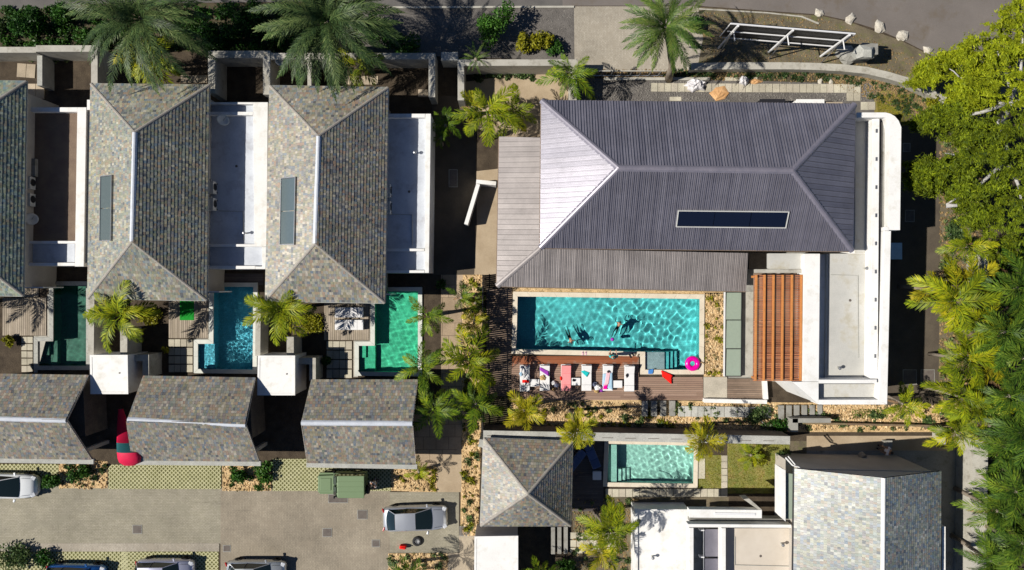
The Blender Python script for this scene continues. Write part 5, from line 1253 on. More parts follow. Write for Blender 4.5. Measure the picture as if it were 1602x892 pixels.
def palm(px, py, z, rad, kind, nf, label, base=None, tr=.13, layers=((12, 0), (40, .35)), dead=2, cat='palm tree', group=None, tilt=(0, 0), crown_r=None):
    """crown centre at pixel (px,py) and height z; rad in metres is the reach of the fronds"""
    PN[0] += 1; r_ = random.Random(PN[0]*17)
    top = P(px, py, z); b0 = P(*base, 0) if base else Vector((top.x+r_.uniform(-.3, .3), top.y+r_.uniform(-.3, .3), 0))
    t = empty('palm_tree' if z > 1.2 else 'palm_bush', b0, 0, label, cat, group); off = top-b0
    if z > .5:
        pts = [Vector((0, 0, 0)), Vector((off.x*.15, off.y*.15, z*.33)), Vector((off.x*.55, off.y*.55, z*.68)), off]
        MB().tube(pts, [tr*1.35, tr, tr*.85, tr*.8], 9).build('trunk', M['bark'], t, smooth=True)
        if kind in ('yellow', 'green') and z > 3: MB().tube([off-Vector((0, 0, .6)), off+Vector((0, 0, .15))], [tr*.95, tr*.6], 8).build('crownshaft', M['l_green'], t, smooth=True)
    base_len = {'date': 4.1, 'datey': 2.9, 'yellow': 2.0, 'gold': 1.5, 'green': 2.0, 'deep': 2.0}[kind]
    for i in range(nf):
        f = i/nf; az = i*2.39996+r_.uniform(-.25, .25)
        # young fronds in the middle stand up, old ones hang
        if kind in ('yellow', 'gold', 'green') and r_.random() < .07: continue
        az += r_.uniform(-.3, .3) if kind in ('yellow', 'gold') else 0
        pitch = R((72 if kind == 'gold' else 56)-84*f+r_.uniform(-14, 14)) if kind not in ('date', 'datey') else R(50-68*f+r_.uniform(-7, 7))
        s_ = rad/base_len*(.72+.34*math.sin(math.pi*min(1, f*.9+.15)))*(r_.uniform(.88, 1.1) if kind in ('date', 'datey') else r_.uniform(.78, 1.25))
        o = link('frond', r_.choice(FR[kind]), t); o.location = off+Vector((.08*math.cos(az), .08*math.sin(az), .05-.12*f))
        o.rotation_euler = Euler((r_.uniform(-.35, .35), -(pitch-R(12)), az), 'XYZ'); o.scale = (s_, s_, s_)
    for i in range(dead):
        o = link('dead_frond', r_.choice(FR['brown']), t); az = r_.uniform(0, 6.28); s_ = rad/2.3
        o.location = off+Vector((0, 0, -.2)); o.rotation_euler = (0, R(r_.uniform(15, 45)), az); o.scale = (s_,)*3
    return t
# the three big date palms of the road side
palm(222, 30, 6.0, 4.7, 'date', 70, 'large grey green date palm at the top left, above the left whole slate house', (238, 78), .28, dead=0)
palm(513, 34, 6.2, 4.9, 'date', 82, 'largest date palm, above the right slate house, overlapping the boundary wall', (540, 84), .3, dead=0)
palm(1041, 42, 6.0, 2.95, 'datey', 64, 'bright green date palm on the driveway north of the villa', (1046, 124), .22, dead=0)
palm(560, 104, 2.3, 1.7, 'yellow', 15, 'yellow green palm bush in front of the largest date palm', cat='palm tree')
palm(245, 95, 2.6, 2.1, 'yellow', 18, 'yellow green palm growing under the top left date palm')
palm(222, 92, 2.2, 1.5, 'gold', 10, 'small golden palm beside the yellow green one at top left')
palm(744, 92, 2.2, 1.15, 'datey', 14, 'small spiky grey palm at the corner of the boundary wall')
palm(762, 176, 3.2, 2.2, 'yellow', 17, 'yellow palm with a leaning trunk left of the villa skirt roof', (770, 216))
palm(801, 174, 2.6, 1.7, 'yellow', 14, 'yellow green palm just right of the leaning palm by the villa', (803, 192))
palm(738, 168, 2.9, 1.5, 'gold', 8, 'golden fronds left of the leaning palm by the villa')
palm(697, 196, 1.6, 1.2, 'green', 13, 'dark green fan palm at the edge of the shaded alley')
palm(690, 215, 1.2, .9, 'green', 9, 'smaller fan palm below the dark green one in the alley')
palm(892, 118, 3.2, 1.85, 'green', 13, 'slim arching palm at the driveway corner of the villa', (889, 140), .09)
# palms at the three little pools
palm(190, 494, 3.9, 2.45, 'yellow', 19, 'feather palm arching over the dark green pool', (212, 488))
palm(440, 484, 3.9, 2.1, 'yellow', 20, 'feather palm between the blue pool and yellow bed', (458, 482))
palm(-140, 478, 4.6, 2.4, 'green', 14, 'palm outside the left edge casting its shadow on the deck', None)
# column of palms along the path
palm(668, 492, 4.0, 1.8, 'green', 14, 'green palm at the right edge of the emerald pool', (680, 492))
palm(734, 562, 3.2, 2.2, 'yellow', 12, 'tallest palm of the path, long fronds spread like a star', (742, 556))
palm(660, 574, 3.6, 1.7, 'green', 14, 'green palm at the lower right corner of the emerald pool', (672, 570))
palm(678, 640, 3.4, 2.0, 'green', 14, 'dark green palm right of the right carport roof', (686, 632))
palm(745, 632, 3.0, 1.9, 'green', 12, 'green palm at the slatted fence end near the long pale wall', (744, 626))
palm(722, 466, 2.2, 1.2, 'green', 10, 'small dark palm at the top of the planting strip')
palm(742, 505, 1.6, 1.1, 'gold', 12, 'golden bush palm in the upper planting strip by the fence')
palm(743, 474, 1.3, .9, 'yellow', 10, 'little yellow green palm at the fence top')
palm(655, 738, 1.3, .95, 'yellow', 11, 'young palm in the mulch bed right of the green jeep')
palm(640, 905, 3.0, 1.7, 'green', 12, 'palm at the bottom edge right of the parking bays', None)
# south garden
palm(820, 642, 2.6, 1.35, 'gold', 22, 'golden fan palm below the loungers at the left', (817, 634))
palm(904, 672, 5.0, 1.25, 'gold', 24, 'golden fan palm on a tall trunk crossing the long pale wall', (892, 642), .1)
palm(1102, 690, 4.0, 1.35, 'gold', 20, 'golden fan palm above the right end of the small turquoise pool', (1092, 664), .1)
palm(955, 828, 4.6, 2.0, 'yellow', 20, 'yellow palm throwing its shadow on the white house', (930, 800))
palm(940, 862, 3.0, 1.3, 'gold', 12, 'short golden palm below the yellow one beside the white house')
palm(846, 905, 2.4, 1.4, 'green', 12, 'dark green palm at the bottom edge beside the white store')
palm(1175, 712, 1.1, 1.0, 'yellow', 12, 'low yellow green palm bush on the lawn by the long wall end')
# right side: the yellow green grove
Y = [(1492, 470, 4.6, 2.6, 'yellow', 17, 'uppermost yellow palm of the grove, fronds hanging over the shaded yard'), (1533, 500, 4.2, 2.2, 'yellow', 15, 'yellow palm behind the uppermost one of the grove'), (1512, 560, 4.4, 2.1, 'yellow', 15, 'yellow palm in the middle of the grove'),
     (1545, 560, 3.6, 1.7, 'gold', 14, 'golden palm wedged in the grove centre'), (1500, 620, 4.2, 2.1, 'yellow', 15, 'yellow palm low in the grove beside the yard covers'), (1535, 640, 4.0, 2.2, 'yellow', 15, 'yellow palm at the lower end of the grove'),
     (1412, 632, 2.4, 1.5, 'yellow', 14, 'small yellow palm at the lower corner of the villa wing'), (1496, 676, 3.2, 1.8, 'yellow', 13, 'yellow palm above the broad concrete wall'), (1515, 385, 3.2, 1.6, 'yellow', 12, 'yellow palm under the feathery tree at its lower edge'),
     (1520, 440, 3.4, 1.5, 'gold', 12, 'golden palm beside the short concrete wall'), (1462, 455, 3.8, 1.5, 'gold', 8, 'golden frond tips at the outer edge of the grove')]
for x, y, z, r_, k_, n_, lb in Y: palm(x, y, z, r_, k_, n_, lb, None, .11, dead=1, group='yellow green palms of the right hand grove')
G = [(1592, 450, 5.0, 2.24, 'uppermost dark green palm at the right edge'), (1572, 520, 5.2, 2.08, 'dark green palm behind the grove centre'), (1602, 560, 5.4, 2.24, 'dark green palm cut by the right edge, middle height'), (1580, 620, 5.0, 2.24, 'dark green palm beside the lower grove'), (1606, 680, 5.4, 2.24, 'dark green palm cut by the right edge, above the wall end'),
     (1572, 700, 5.0, 2.0, 'dark green palm hanging over the broad concrete wall top'), (1590, 770, 5.2, 2.24, 'dark green palm right of the concrete wall middle'), (1560, 800, 4.6, 2.1, 'green palm brushing the concrete wall'), (1600, 850, 5.2, 2.24, 'green palm in the lower right corner'), (1550, 878, 4.4, 2.0, 'lowest green palm over the foot of the concrete wall')]
for x, y, z, r_, lb in G: palm(x, y, z, r_, 'deep', 19, lb, None, .14, dead=1, group='dark green palms along the right edge')

# ------------------------------------------------------------------ leafy shrubs and the feathery tree
def leafquads(centres, n, size, elong=2.4, flat=.5, seed=0, soft=False):
    """centres: list of (x,y,z,rx,ry,rz)"""
    r_ = np.random.default_rng(seed); w_ = np.array([c[3]*c[4]*c[5] for c in centres]); w_ = w_**.8/np.sum(w_**.8); out_ = []
    for c, k in zip(centres, (w_*n).astype(int)):
        v = r_.normal(size=(k, 3)); v /= np.linalg.norm(v, axis=1)[:, None]; v *= (np.abs(r_.normal(0, .62, (k, 1))) if soft else r_.random((k, 1))**.45); v[:, 2] *= np.where(v[:, 2] < 0, .6, 1)
        p = v*np.array(c[3:6])+np.array(c[:3]); a = r_.uniform(0, 2*np.pi, k); d = np.stack([np.cos(a), np.sin(a), r_.uniform(-flat, flat, k)], 1); d /= np.linalg.norm(d, axis=1)[:, None]
        t = r_.normal(size=(k, 3)); t[:, 2] *= .6; t[:, 2] += .2; w2 = np.cross(d, t); w2 /= np.linalg.norm(w2, axis=1)[:, None]
        s_ = size*r_.uniform(.6, 1.35, (k, 1)); out_.append(np.stack([p-d*s_*elong/2, p+w2*s_/2, p+d*s_*elong/2, p-w2*s_/2], 1))
    return np.concatenate(out_)
def bush(px, py, r_, h, label, mt, n=900, size=.09, lobes=6, seed=None, cat='shrub', elong=2.0, sq=1.0, name='shrub', group=None):
    seed = seed or int(px*7+py); q = random.Random(seed); t = empty(name, P(px, py), 0, label, cat, group)
    cs = [(q.uniform(-.55, .55)*r_, q.uniform(-.55, .55)*r_*sq, h*q.uniform(.35, .7), r_*q.uniform(.4, .62), r_*sq*q.uniform(.4, .62), h*q.uniform(.3, .45)) for _ in range(lobes)]
    link('foliage', quads_mesh('foliage', leafquads(cs, n, size, elong, .5, seed), M[mt]), t)
    st = MB()
    for c in cs[:5]: st.tube([(0, 0, 0), (c[0]*.4, c[1]*.4, c[2]*.5), (c[0], c[1], c[2])], [.03, .02, .008], 5)
    st.build('stems', M['greybark'], t); return t
B = [(62, 40, 1.15, 2.2, 'dark green round bush beside the road at the top left', 'l_bush', 1800), (110, 32, .95, 1.9, 'smaller dark bush right of the round bush at top left', 'l_bush', 1200), (14, 46, .9, 1.3, 'brownish green bush in the top left corner', 'l_date', 900), (380, 40, 1.3, 2.0, 'dark green bush between the two large date palms', 'l_bush', 1800), (410, 28, 1.0, 1.7, 'leafy green bush touching the largest date palm', 'l_bush', 1200),
     (776, 48, 1.5, 2.2, 'round bright green bush on the gravel verge with reddish tips', 'l_bush', 2600), (640, 80, 1.2, 1.1, 'dark bush in the shadow of the largest date palm', 'l_bush', 1000), (825, 70, .85, 1.2, 'yellow green bush right of the round bright green bush', 'l_bushy', 900), (848, 70, .85, 1.2, 'yellow green bush at the corner of the gravel verge', 'l_bushy', 900), (868, 76, .6, .9, 'small dark bush beside the driveway corner', 'l_bush', 500),
     (19, 533, .42, .7, 'clipped yellow green bush beside black jointed pavers', 'l_bushy', 500), (88, 748, .65, 1.1, 'dark green bush in front of the white car', 'l_bush', 1000), (130, 738, .8, .9, 'low dark bush in the left mulch bed', 'l_bush', 700), (378, 745, .65, .8, 'green bush in the mulch bed between the carports', 'l_bush', 600), (412, 738, .85, .9, 'wider dark bush in the mulch bed between the carports', 'l_bush', 800),
     (262, 548, .28, .5, 'small hedge block beside the blue pool pavers', 'l_bushy', 200), (516, 560, .5, .9, 'dark green shrub beside the emerald pool pavers', 'l_bush', 700), (1432, 130, .5, .5, 'small dark green plant by the curving wall', 'l_bush', 260), (1187, 655, 1.1, .6, 'dry brown bush on the mulch by the long wall', 'l_date', 700), (1215, 664, .8, .7, 'dark bush against the garden wall stub', 'l_bush', 500),
     (1085, 40, .7, 1.2, 'dark bush behind the driveway date palm', 'l_bush', 500), (1188, 718, .9, .6, 'yellow green low shrub on the lawn', 'l_bushy', 700), (1225, 712, .6, .7, 'dry shrub at the lawn corner by the balcony', 'l_date', 400), (690, 445, .4, .6, 'small green shrub at the head of the path', 'l_bush', 200), (30, 872, 1.5, .8, 'dark low planting at the bottom left corner', 'l_date', 1200), (75, 868, .9, .7, 'dark low planting left of the blue car', 'l_bush', 700),
     (1490, 360, .9, .8, 'brushy undergrowth beneath the feathery tree', 'l_date', 700), (1482, 430, .7, .6, 'dry undergrowth beside the short concrete wall', 'l_bushy', 400), (885, 882, .8, 1.0, 'leafy shrub at the bottom edge beside the palm', 'l_bush', 700)]
for x, y, r_, h, lb, m_, n_ in B: bush(x, y, r_, h, lb, m_, n_, .10)
for x, y, w_, h_, lb in ((236, 496, 17, 13, 'square bed of yellow leaved shrubs beside the feather palm'), (489, 505, 17, 17, 'square bed of yellow leaved shrubs between palm and loungers')):
    bush(x, y, w_*H/F*1.15, .45, lb, 'l_bushy', 1700, .085, 14, cat='shrub bed', sq=h_/w_)
# small tufts on the beds
def tufts(pts, n, mt, size=.09, h=.22, name='ground_plants', rad=(.08, .28)):
    w_ = PP(pts, 0); x0, x1 = min(p[0] for p in w_), max(p[0] for p in w_); y0, y1 = min(p[1] for p in w_), max(p[1] for p in w_); cs = []
    q = random.Random(n+int(pts[0][0]))
    while len(cs) < n:
        x, y = q.uniform(x0, x1), q.uniform(y0, y1); c = False
        for i in range(len(w_)):
            (a, b), (d, e) = w_[i-1], w_[i]
            if (b > y) != (e > y) and x < (d-a)*(y-b)/(e-b)+a: c = not c
        if c: r_ = q.uniform(*rad); cs.append((x, y, h*.4, r_, r_, h*q.uniform(.4, 1)))
    o = link(name, quads_mesh(name, leafquads(cs, n*34, size, 2.2, .6, n), M[mt])); tag(o, kind='stuff')
tufts([(805, 630), (1235, 634), (1235, 668), (805, 668)], 70, 'l_date'); tufts([(805, 640), (1000, 646), (1100, 668), (805, 668)], 26, 'l_bushy'); tufts([(1262, 642), (1500, 642), (1520, 672), (1262, 672)], 55, 'l_date')
tufts([(726, 432), (754, 432), (750, 690), (746, 836), (724, 836)], 60, 'l_bushy'); tufts([(726, 432), (754, 432), (750, 690), (746, 836), (724, 836)], 40, 'l_date')
tufts([(612, 732), (683, 732), (683, 768), (612, 766)], 12, 'l_bushy'); tufts([(350, 730), (422, 730), (422, 766), (350, 766)], 14, 'l_bush'); tufts([(95, 724), (166, 724), (166, 762), (95, 762)], 14, 'l_date')
tufts([(608, 866), (700, 866), (700, 895), (608, 895)], 16, 'l_date'); tufts([(1103, 462), (1131, 462), (1131, 586), (1103, 586)], 16, 'l_bushy', .07); tufts([(740, 106), (893, 106), (893, 120), (745, 128)], 60, 'l_date')
tufts([(-30, 84), (140, 84), (140, 96), (-30, 96)], 30, 'l_date'); tufts([(1042, 110), (1290, 110), (1350, 118), (1290, 128), (1042, 120)], 80, 'l_date', .07, .15)
tufts([(1300, 118), (1400, 130), (1478, 165), (1440, 190), (1370, 156)], 60, 'l_date', .07, .15); tufts([(0, 16), (560, 6), (560, 82), (0, 74)], 420, 'l_bush', .1, .5, rad=(.15, .45)); tufts([(0, 40), (560, 40), (560, 82), (0, 74)], 140, 'l_date', .1, .4)
tufts([(1470, 190), (1535, 190), (1535, 680), (1470, 680)], 160, 'l_date', .09, .3); tufts([(1530, 380), (1700, 380), (1700, 900), (1548, 900)], 420, 'l_green', .14, .8, rad=(.3, .7)); tufts([(896, 782), (995, 782), (995, 892), (896, 892)], 60, 'l_date')
# grass blades on the lawns
def blades(pts, n, mt='l_bushy'):
    w_ = PP(pts, 0); x0, x1 = min(p[0] for p in w_), max(p[0] for p in w_); y0, y1 = min(p[1] for p in w_), max(p[1] for p in w_); r_ = np.random.default_rng(n)
    p = np.stack([r_.uniform(x0, x1, n), r_.uniform(y0, y1, n), np.full(n, .012)], 1); a = r_.uniform(0, 6.28, n); d = np.stack([np.cos(a)*.012, np.sin(a)*.012, a*0], 1)
    t = p+np.stack([r_.normal(0, .03, n), r_.normal(0, .03, n), r_.uniform(.03, .08, n)], 1); o = link('grass', quads_mesh('grass', np.stack([p-d, p+d, t+d*.2, t-d*.2], 1), M[mt])); tag(o, kind='stuff')
blades([(1138, 694), (1235, 694), (1235, 772), (1138, 772)], 9000, 'l_bushy'); blades([(1092, 712), (1130, 712), (1130, 764), (1092, 764)], 2500, 'l_bushy'); blades([(1372, 148), (1424, 148), (1424, 195), (1372, 195)], 6000, 'l_gold'); blades([(1333, 640), (1388, 640), (1388, 654), (1333, 654)], 2500, 'l_green')
def feathery(base, top, clumps, limbs, label, n, seed):
    t = empty('feathery_tree', P(*base, 0), 0, label, 'tree'); L = t.location; tp = P(*top)-L
    MB().tube([(0, 0, 0), tp*.5, tp], [.35, .28, .2], 9).build('trunk', M['greybark'], t, smooth=True)
    for a, b, r_ in limbs: 
        A_, B_ = P(*a)-L, P(*b)-L; mid = (A_+B_)/2+Vector((.1, -.15, .25)); MB().tube([A_, mid, B_], [r_, r_*.7, r_*.3], 7).build('limb', M['greybark'], t, smooth=True)
    q = random.Random(seed); cs = []
    for px, py, z, r_ in clumps:
        c = P(px, py, z)-L; R_ = r_*H/F*.86
        for _ in range(22):
            a = q.uniform(0, 6.28); d = q.random()**.5*R_*1.08; s_ = q.uniform(.18, .5); g_ = q.uniform(.45, 2.0); cs.append((c.x+d*math.cos(a), c.y+d*math.sin(a), c.z+q.uniform(-2.2, .7), s_*g_, s_/g_, s_*.22))
    link('crown', quads_mesh('crown', leafquads(cs, n, .065, 3.8, .45, seed, True), M['l_tree']), t)
feathery((1560, 200), (1580, 160, 5.0), [(1600, 20, 6.5, 22), (1575, 60, 6.8, 26), (1540, 85, 6.4, 26), (1520, 75, 6.0, 16), (1560, 110, 7.0, 30), (1600, 90, 7.2, 30), (1525, 120, 6.0, 20), (1590, 140, 6.8, 26), (1545, 148, 6.2, 20), (1480, 95, 4.6, 14), (1466, 105, 4.4, 12), (1456, 118, 4.0, 9), (1495, 90, 4.6, 9), (1520, 145, 5.6, 14)],
    [((1580, 160, 5), (1560, 80, 6.5), .14), ((1580, 160, 5), (1500, 120, 5.2), .1), ((1500, 120, 5.2), (1472, 100, 4.5), .05), ((1580, 160, 5), (1600, 60, 6.8), .14), ((1580, 160, 5), (1484, 186, 4.6), .17)], 'big feathery yellow green tree at the upper right edge', 72000, 5)
feathery((1560, 290), (1575, 250, 5.0), [(1590, 190, 6.5, 26), (1555, 200, 6.2, 24), (1515, 205, 5.6, 20), (1480, 178, 4.6, 14), (1465, 185, 4.0, 13), (1500, 175, 4.8, 12), (1600, 240, 6.8, 30), (1560, 250, 6.6, 28), (1520, 250, 6.0, 24), (1485, 262, 5.2, 22), (1455, 280, 4.6, 18), (1448, 262, 4.4, 12), (1500, 290, 5.6, 22), (1545, 300, 6.2, 24), (1590, 300, 6.4, 26), (1575, 345, 5.8, 24), (1540, 340, 5.4, 18), (1600, 385, 5, 20)],
    [((1575, 250, 5), (1478, 240, 4.6), .13), ((1575, 250, 5), (1480, 320, 4.4), .14), ((1575, 250, 5), (1560, 190, 6.0), .13), ((1575, 250, 5), (1600, 330, 5.6), .13), ((1560, 160, 5), (1600, 155, 5.5), .15), ((1480, 322, 4.3), (1500, 316, 4.4), .16)], 'second feathery tree with pale bare limbs beside the villa yard', 96000, 8)
bush(1462, 172, .9, .9, 'golden dry shrub below the end of the curving wall', 'l_bushy', 1100, .09)

# ------------------------------------------------------------------ cars
def car(px, py, rz, label, pm, Ln=4.5, W=1.78, Ht=1.45, suv=0, cat='car', rear=(-.41, -.28), front=(.03, .26), nw=None):
    t = empty('parked_car', P(px, py), rz, label, cat, 'cars parked in the car park'); g = M['carglass']
    prof = [(-.5, .50, .74), (-.485, .70, .84), (-.46, .82, .9), (-.38, .92, .97), (-.25, .95, 1), (-.1, .95, 1), (.1, .95, 1), (.24, .94, .99), (.34, .86, .97), (.42, .78, .92), (.46, .70, .85), (.485, .58, .76), (.5, .45, .62)]
    rows = []
    for x, h, wf in prof:
        h = h*(1+.12*suv); w_ = W/2*wf; X = x*Ln
        rows.append([(X, -w_*.9, .22), (X, -w_, .38), (X, -w_, h*.72), (X, -w_*.95, h*.93), (X, -w_*.8, h*.995), (X, -w_*.4, h*1.02), (X, 0, h*1.03), (X, w_*.4, h*1.02), (X, w_*.8, h*.995), (X, w_*.95, h*.93), (X, w_, h*.72), (X, w_, .38), (X, w_*.9, .22)])
    b = MB().grid(rows); b.poly(rows[0]); b.poly(rows[-1][::-1]); b.poly([rows[0][0], rows[0][-1], rows[-1][-1], rows[-1][0]][::-1])
    bo = b.build('body', pm, t, smooth=True)
    zb = .955*(1+.12*suv); r0, r1 = rear; f0, f1 = front; wb, wr = W/2*.86, W/2*.66
    xs_ = [r0*Ln, r1*Ln, f0*Ln, f1*Ln]
    # cabin shell
    def sec(x, z, w_): return [(x, -w_, z-.02), (x, -w_*.5, z), (x, 0, z+.012), (x, w_*.5, z), (x, w_, z-.02)]
    roof_ = MB().grid([sec(xs_[1], Ht-.04, wr*.96), sec(xs_[1]*.6+xs_[2]*.4, Ht, wr), sec(xs_[1]*.25+xs_[2]*.75, Ht-.005, wr), sec(xs_[2], Ht-.05, wr*.97)]); roof_.build('roof', pm, t, smooth=True)
    def curved(xb, xt, zt_, wt, nm, sgn):
        rows = []
        for f in (0, .33, .66, 1):
            rows.append([(xb+(xt-xb)*f+sgn*.09*(1-(j/3)**2)*(1-f*.6), (wb*.93+(wt-wb*.93)*f)*j/3, zb+(zt_-zb)*(f**.9)) for j in range(-3, 4)])
        MB().grid(rows if sgn < 0 else rows[::-1]).build(nm, g, t, smooth=True)
    curved(xs_[3], xs_[2], Ht-.055, wr*.95, 'windscreen', 1); curved(xs_[0], xs_[1], Ht-.045, wr*.94, 'rear_window', -1)
    for s_ in (-1, 1):
        lo = [(xs_[0]+.05, s_*wb*.97, zb-.03), ((xs_[0]+xs_[3])/2, s_*wb*1.03, zb-.03), (xs_[3]-.02, s_*wb*.96, zb-.03)]; hi = [(xs_[1], s_*wr*.96, Ht-.065), ((xs_[1]+xs_[2])/2, s_*wr, Ht-.025), (xs_[2], s_*wr*.97, Ht-.075)]
        MB().grid([lo, hi] if s_ < 0 else [hi, lo]).build('side_window', g, t, smooth=True)
        MB().tube([(p[0], p[1]*1.005, p[2]+.012) for p in [lo[0]]+hi+[lo[2]]], .03, 6).build('roof_pillar', pm, t)
        MB().tube([((xs_[1]+xs_[2])/2, s_*wb*1.02, zb), ((xs_[1]+xs_[2])/2, s_*wr*1.005, Ht-.02)], .025, 6).build('door_pillar', M['blackc'], t)
        m_ = MB().obox((f1*Ln-.25, s_*(W/2+.07), .98), (.13, .22, .12), rz=s_*.2); m_.build('wing_mirror', pm, t, bevel=.03)
        MB().obox((Ln*.455, s_*W*.33, .68*(1+.12*suv)), (.28, .34, .10), rz=-s_*.5, ry=.35).build('headlight', M['headlt'], t, bevel=.03)
        MB().obox((-Ln*.478, s_*W*.37, .78*(1+.12*suv)), (.10, .30, .14), rz=s_*.35).build('tail_light', M['reflite'], t, bevel=.03)
        for xf in (-.30, .33):
            wh_ = MB().revolve([(.17, -.1), (.29, -.11), (.32, -.06), (.32, .06), (.29, .11), (.17, .1)], (0, 0, 0), 20).build('wheel', M['rubber'], t, smooth=True)
            wh_.rotation_euler = (R(90), 0, 0); wh_.location = (xf*Ln, s_*(W/2-.10), .32)
            MB().revolve([(0, .085), (.06, .1), (.18, .1)], (0, 0, 0), 16).build('rim', M['rim'], wh_)
    MB().obox((Ln*.492, 0, .42), (.06, W*.5, .14)).build('grille', M['blackc'], t, bevel=.02)
    for y in (-W*.36, W*.36): MB().tube([(f1*Ln+.14, y, zb+.01), (Ln*.43, y*.92, .83)], .008, 4).build('bonnet_seam', M['blackc'], t)
    for x in (f0*Ln-.05, (r1+.02)*Ln): pass
    return t
car(651, 806, R(2), 'silver saloon car standing alone in the middle of the car park entrance', M['p_silver'], 4.55, 1.75)
car(19, 756, R(-1), 'white car at the left edge in front of a dark green bush', M['p_white'], 4.3, 1.72, rear=(-.44, -.3), front=(.0, .26))
car(128, 896, R(-1), 'blue car at the bottom edge under the palm shadow', M['p_blue'], 4.0, 1.7, 1.5, .3, rear=(-.47, -.4), front=(.05, .28))
car(265, 888, R(0), 'silver lilac hatchback at the bottom edge, second from the left', M['p_lilac'], 4.0, 1.7, 1.5, .4, rear=(-.47, -.38), front=(.05, .26))
car(405, 890, R(0), 'pale silver saloon at the bottom edge, third from the left', M['p_dark'], 4.2, 1.7)
def jeep(px, py, label):
    t = empty('parked_jeep', P(px, py), math.pi, label, 'jeep'); pm = M['p_green']; W = 1.5; Ln = 3.35
    MB().box(-Ln/2, .55, -W/2, W/2, .42, 1.05).build('body', pm, t, bevel=.05)
    MB().prism([(.552, -W/2+.12), (Ln/2, -W/2+.16), (Ln/2, W/2-.16), (.552, W/2-.12)], .45, 1.08).build('bonnet', pm, t, bevel=.05)
    MB().box(.75, Ln/2-.18, -.42, .42, 1.082, 1.12).build('bonnet_panel', pm, t, bevel=.02)
    for s_ in (-1, 1):
        MB().box(.56, Ln/2-.05, s_*W/2-(.15 if s_ > 0 else 0), s_*W/2+(.15 if s_ < 0 else 0), .72, .86).build('wing', pm, t, bevel=.03)
        MB().box(-Ln/2+.08, .38, s_*(W/2-.035)-.012, s_*(W/2-.035)+.012, 1.15, 1.62).build('side_window', M['carglass'], t)
        MB().obox((.50, s_*(W/2+.12), 1.2), (.08, .16, .16)).build('wing_mirror', M['blackc'], t, bevel=.02)
        MB().revolve([(0, 0), (.09, 0), (.09, .04), (0, .05)], (0, 0, 0), 14).build('headlight', M['headlt'], t).matrix_basis = Matrix.Translation((Ln/2, s_*.4, .82)) @ Matrix.Rotation(R(90), 4, 'Y')
        for xf in (-.95, 1.05):
            wh_ = MB().revolve([(.17, -.1), (.30, -.11), (.35, -.06), (.35, .06), (.30, .11), (.17, .1)], (0, 0, 0), 20).build('wheel', M['rubber'], t, smooth=True)
            wh_.rotation_euler = (R(90), 0, 0); wh_.location = (xf, s_*(W/2-.08), .35); MB().revolve([(0, .085), (.18, .1)], (0, 0, 0), 16).build('rim', M['rim'], wh_)
    MB().box(-Ln/2+.02, .19, -W/2+.03, W/2-.03, 1.051, 1.70).build('cab', pm, t, bevel=.06)
    MB().box(-Ln/2-.02, .12, -W/2-.01, W/2+.01, 1.702, 1.77).build('roof', pm, t, bevel=.03)
    for y in (-.35, 0, .35): MB().box(-Ln/2+.08, .15, y-.02, y+.02, 1.772, 1.785).build('roof_rib', pm, t)
    for y in (-.36, .36): MB().obox((.40, y, 1.42), (.03, .58, .50), ry=-.62).build('windscreen', M['carglass'], t)
    MB().box(.52, .58, -W/2+.05, W/2-.05, 1.09, 1.17).build('windscreen_frame', pm, t, bevel=.01)
    sw = MB().revolve([(.10, .0), (.28, .0), (.33, .06), (.33, .14), (.28, .2), (.1, .18), (.1, 0)], (0, 0, 0), 20).build('spare_wheel', M['rubber'], t, smooth=True); sw.matrix_basis = Matrix.Translation((-Ln/2-.03, .38, .95)) @ Matrix.Rotation(R(-90), 4, 'Y')
    return t
jeep(540.5, 751, 'boxy green jeep parked on the grass grid bay below the right carport')

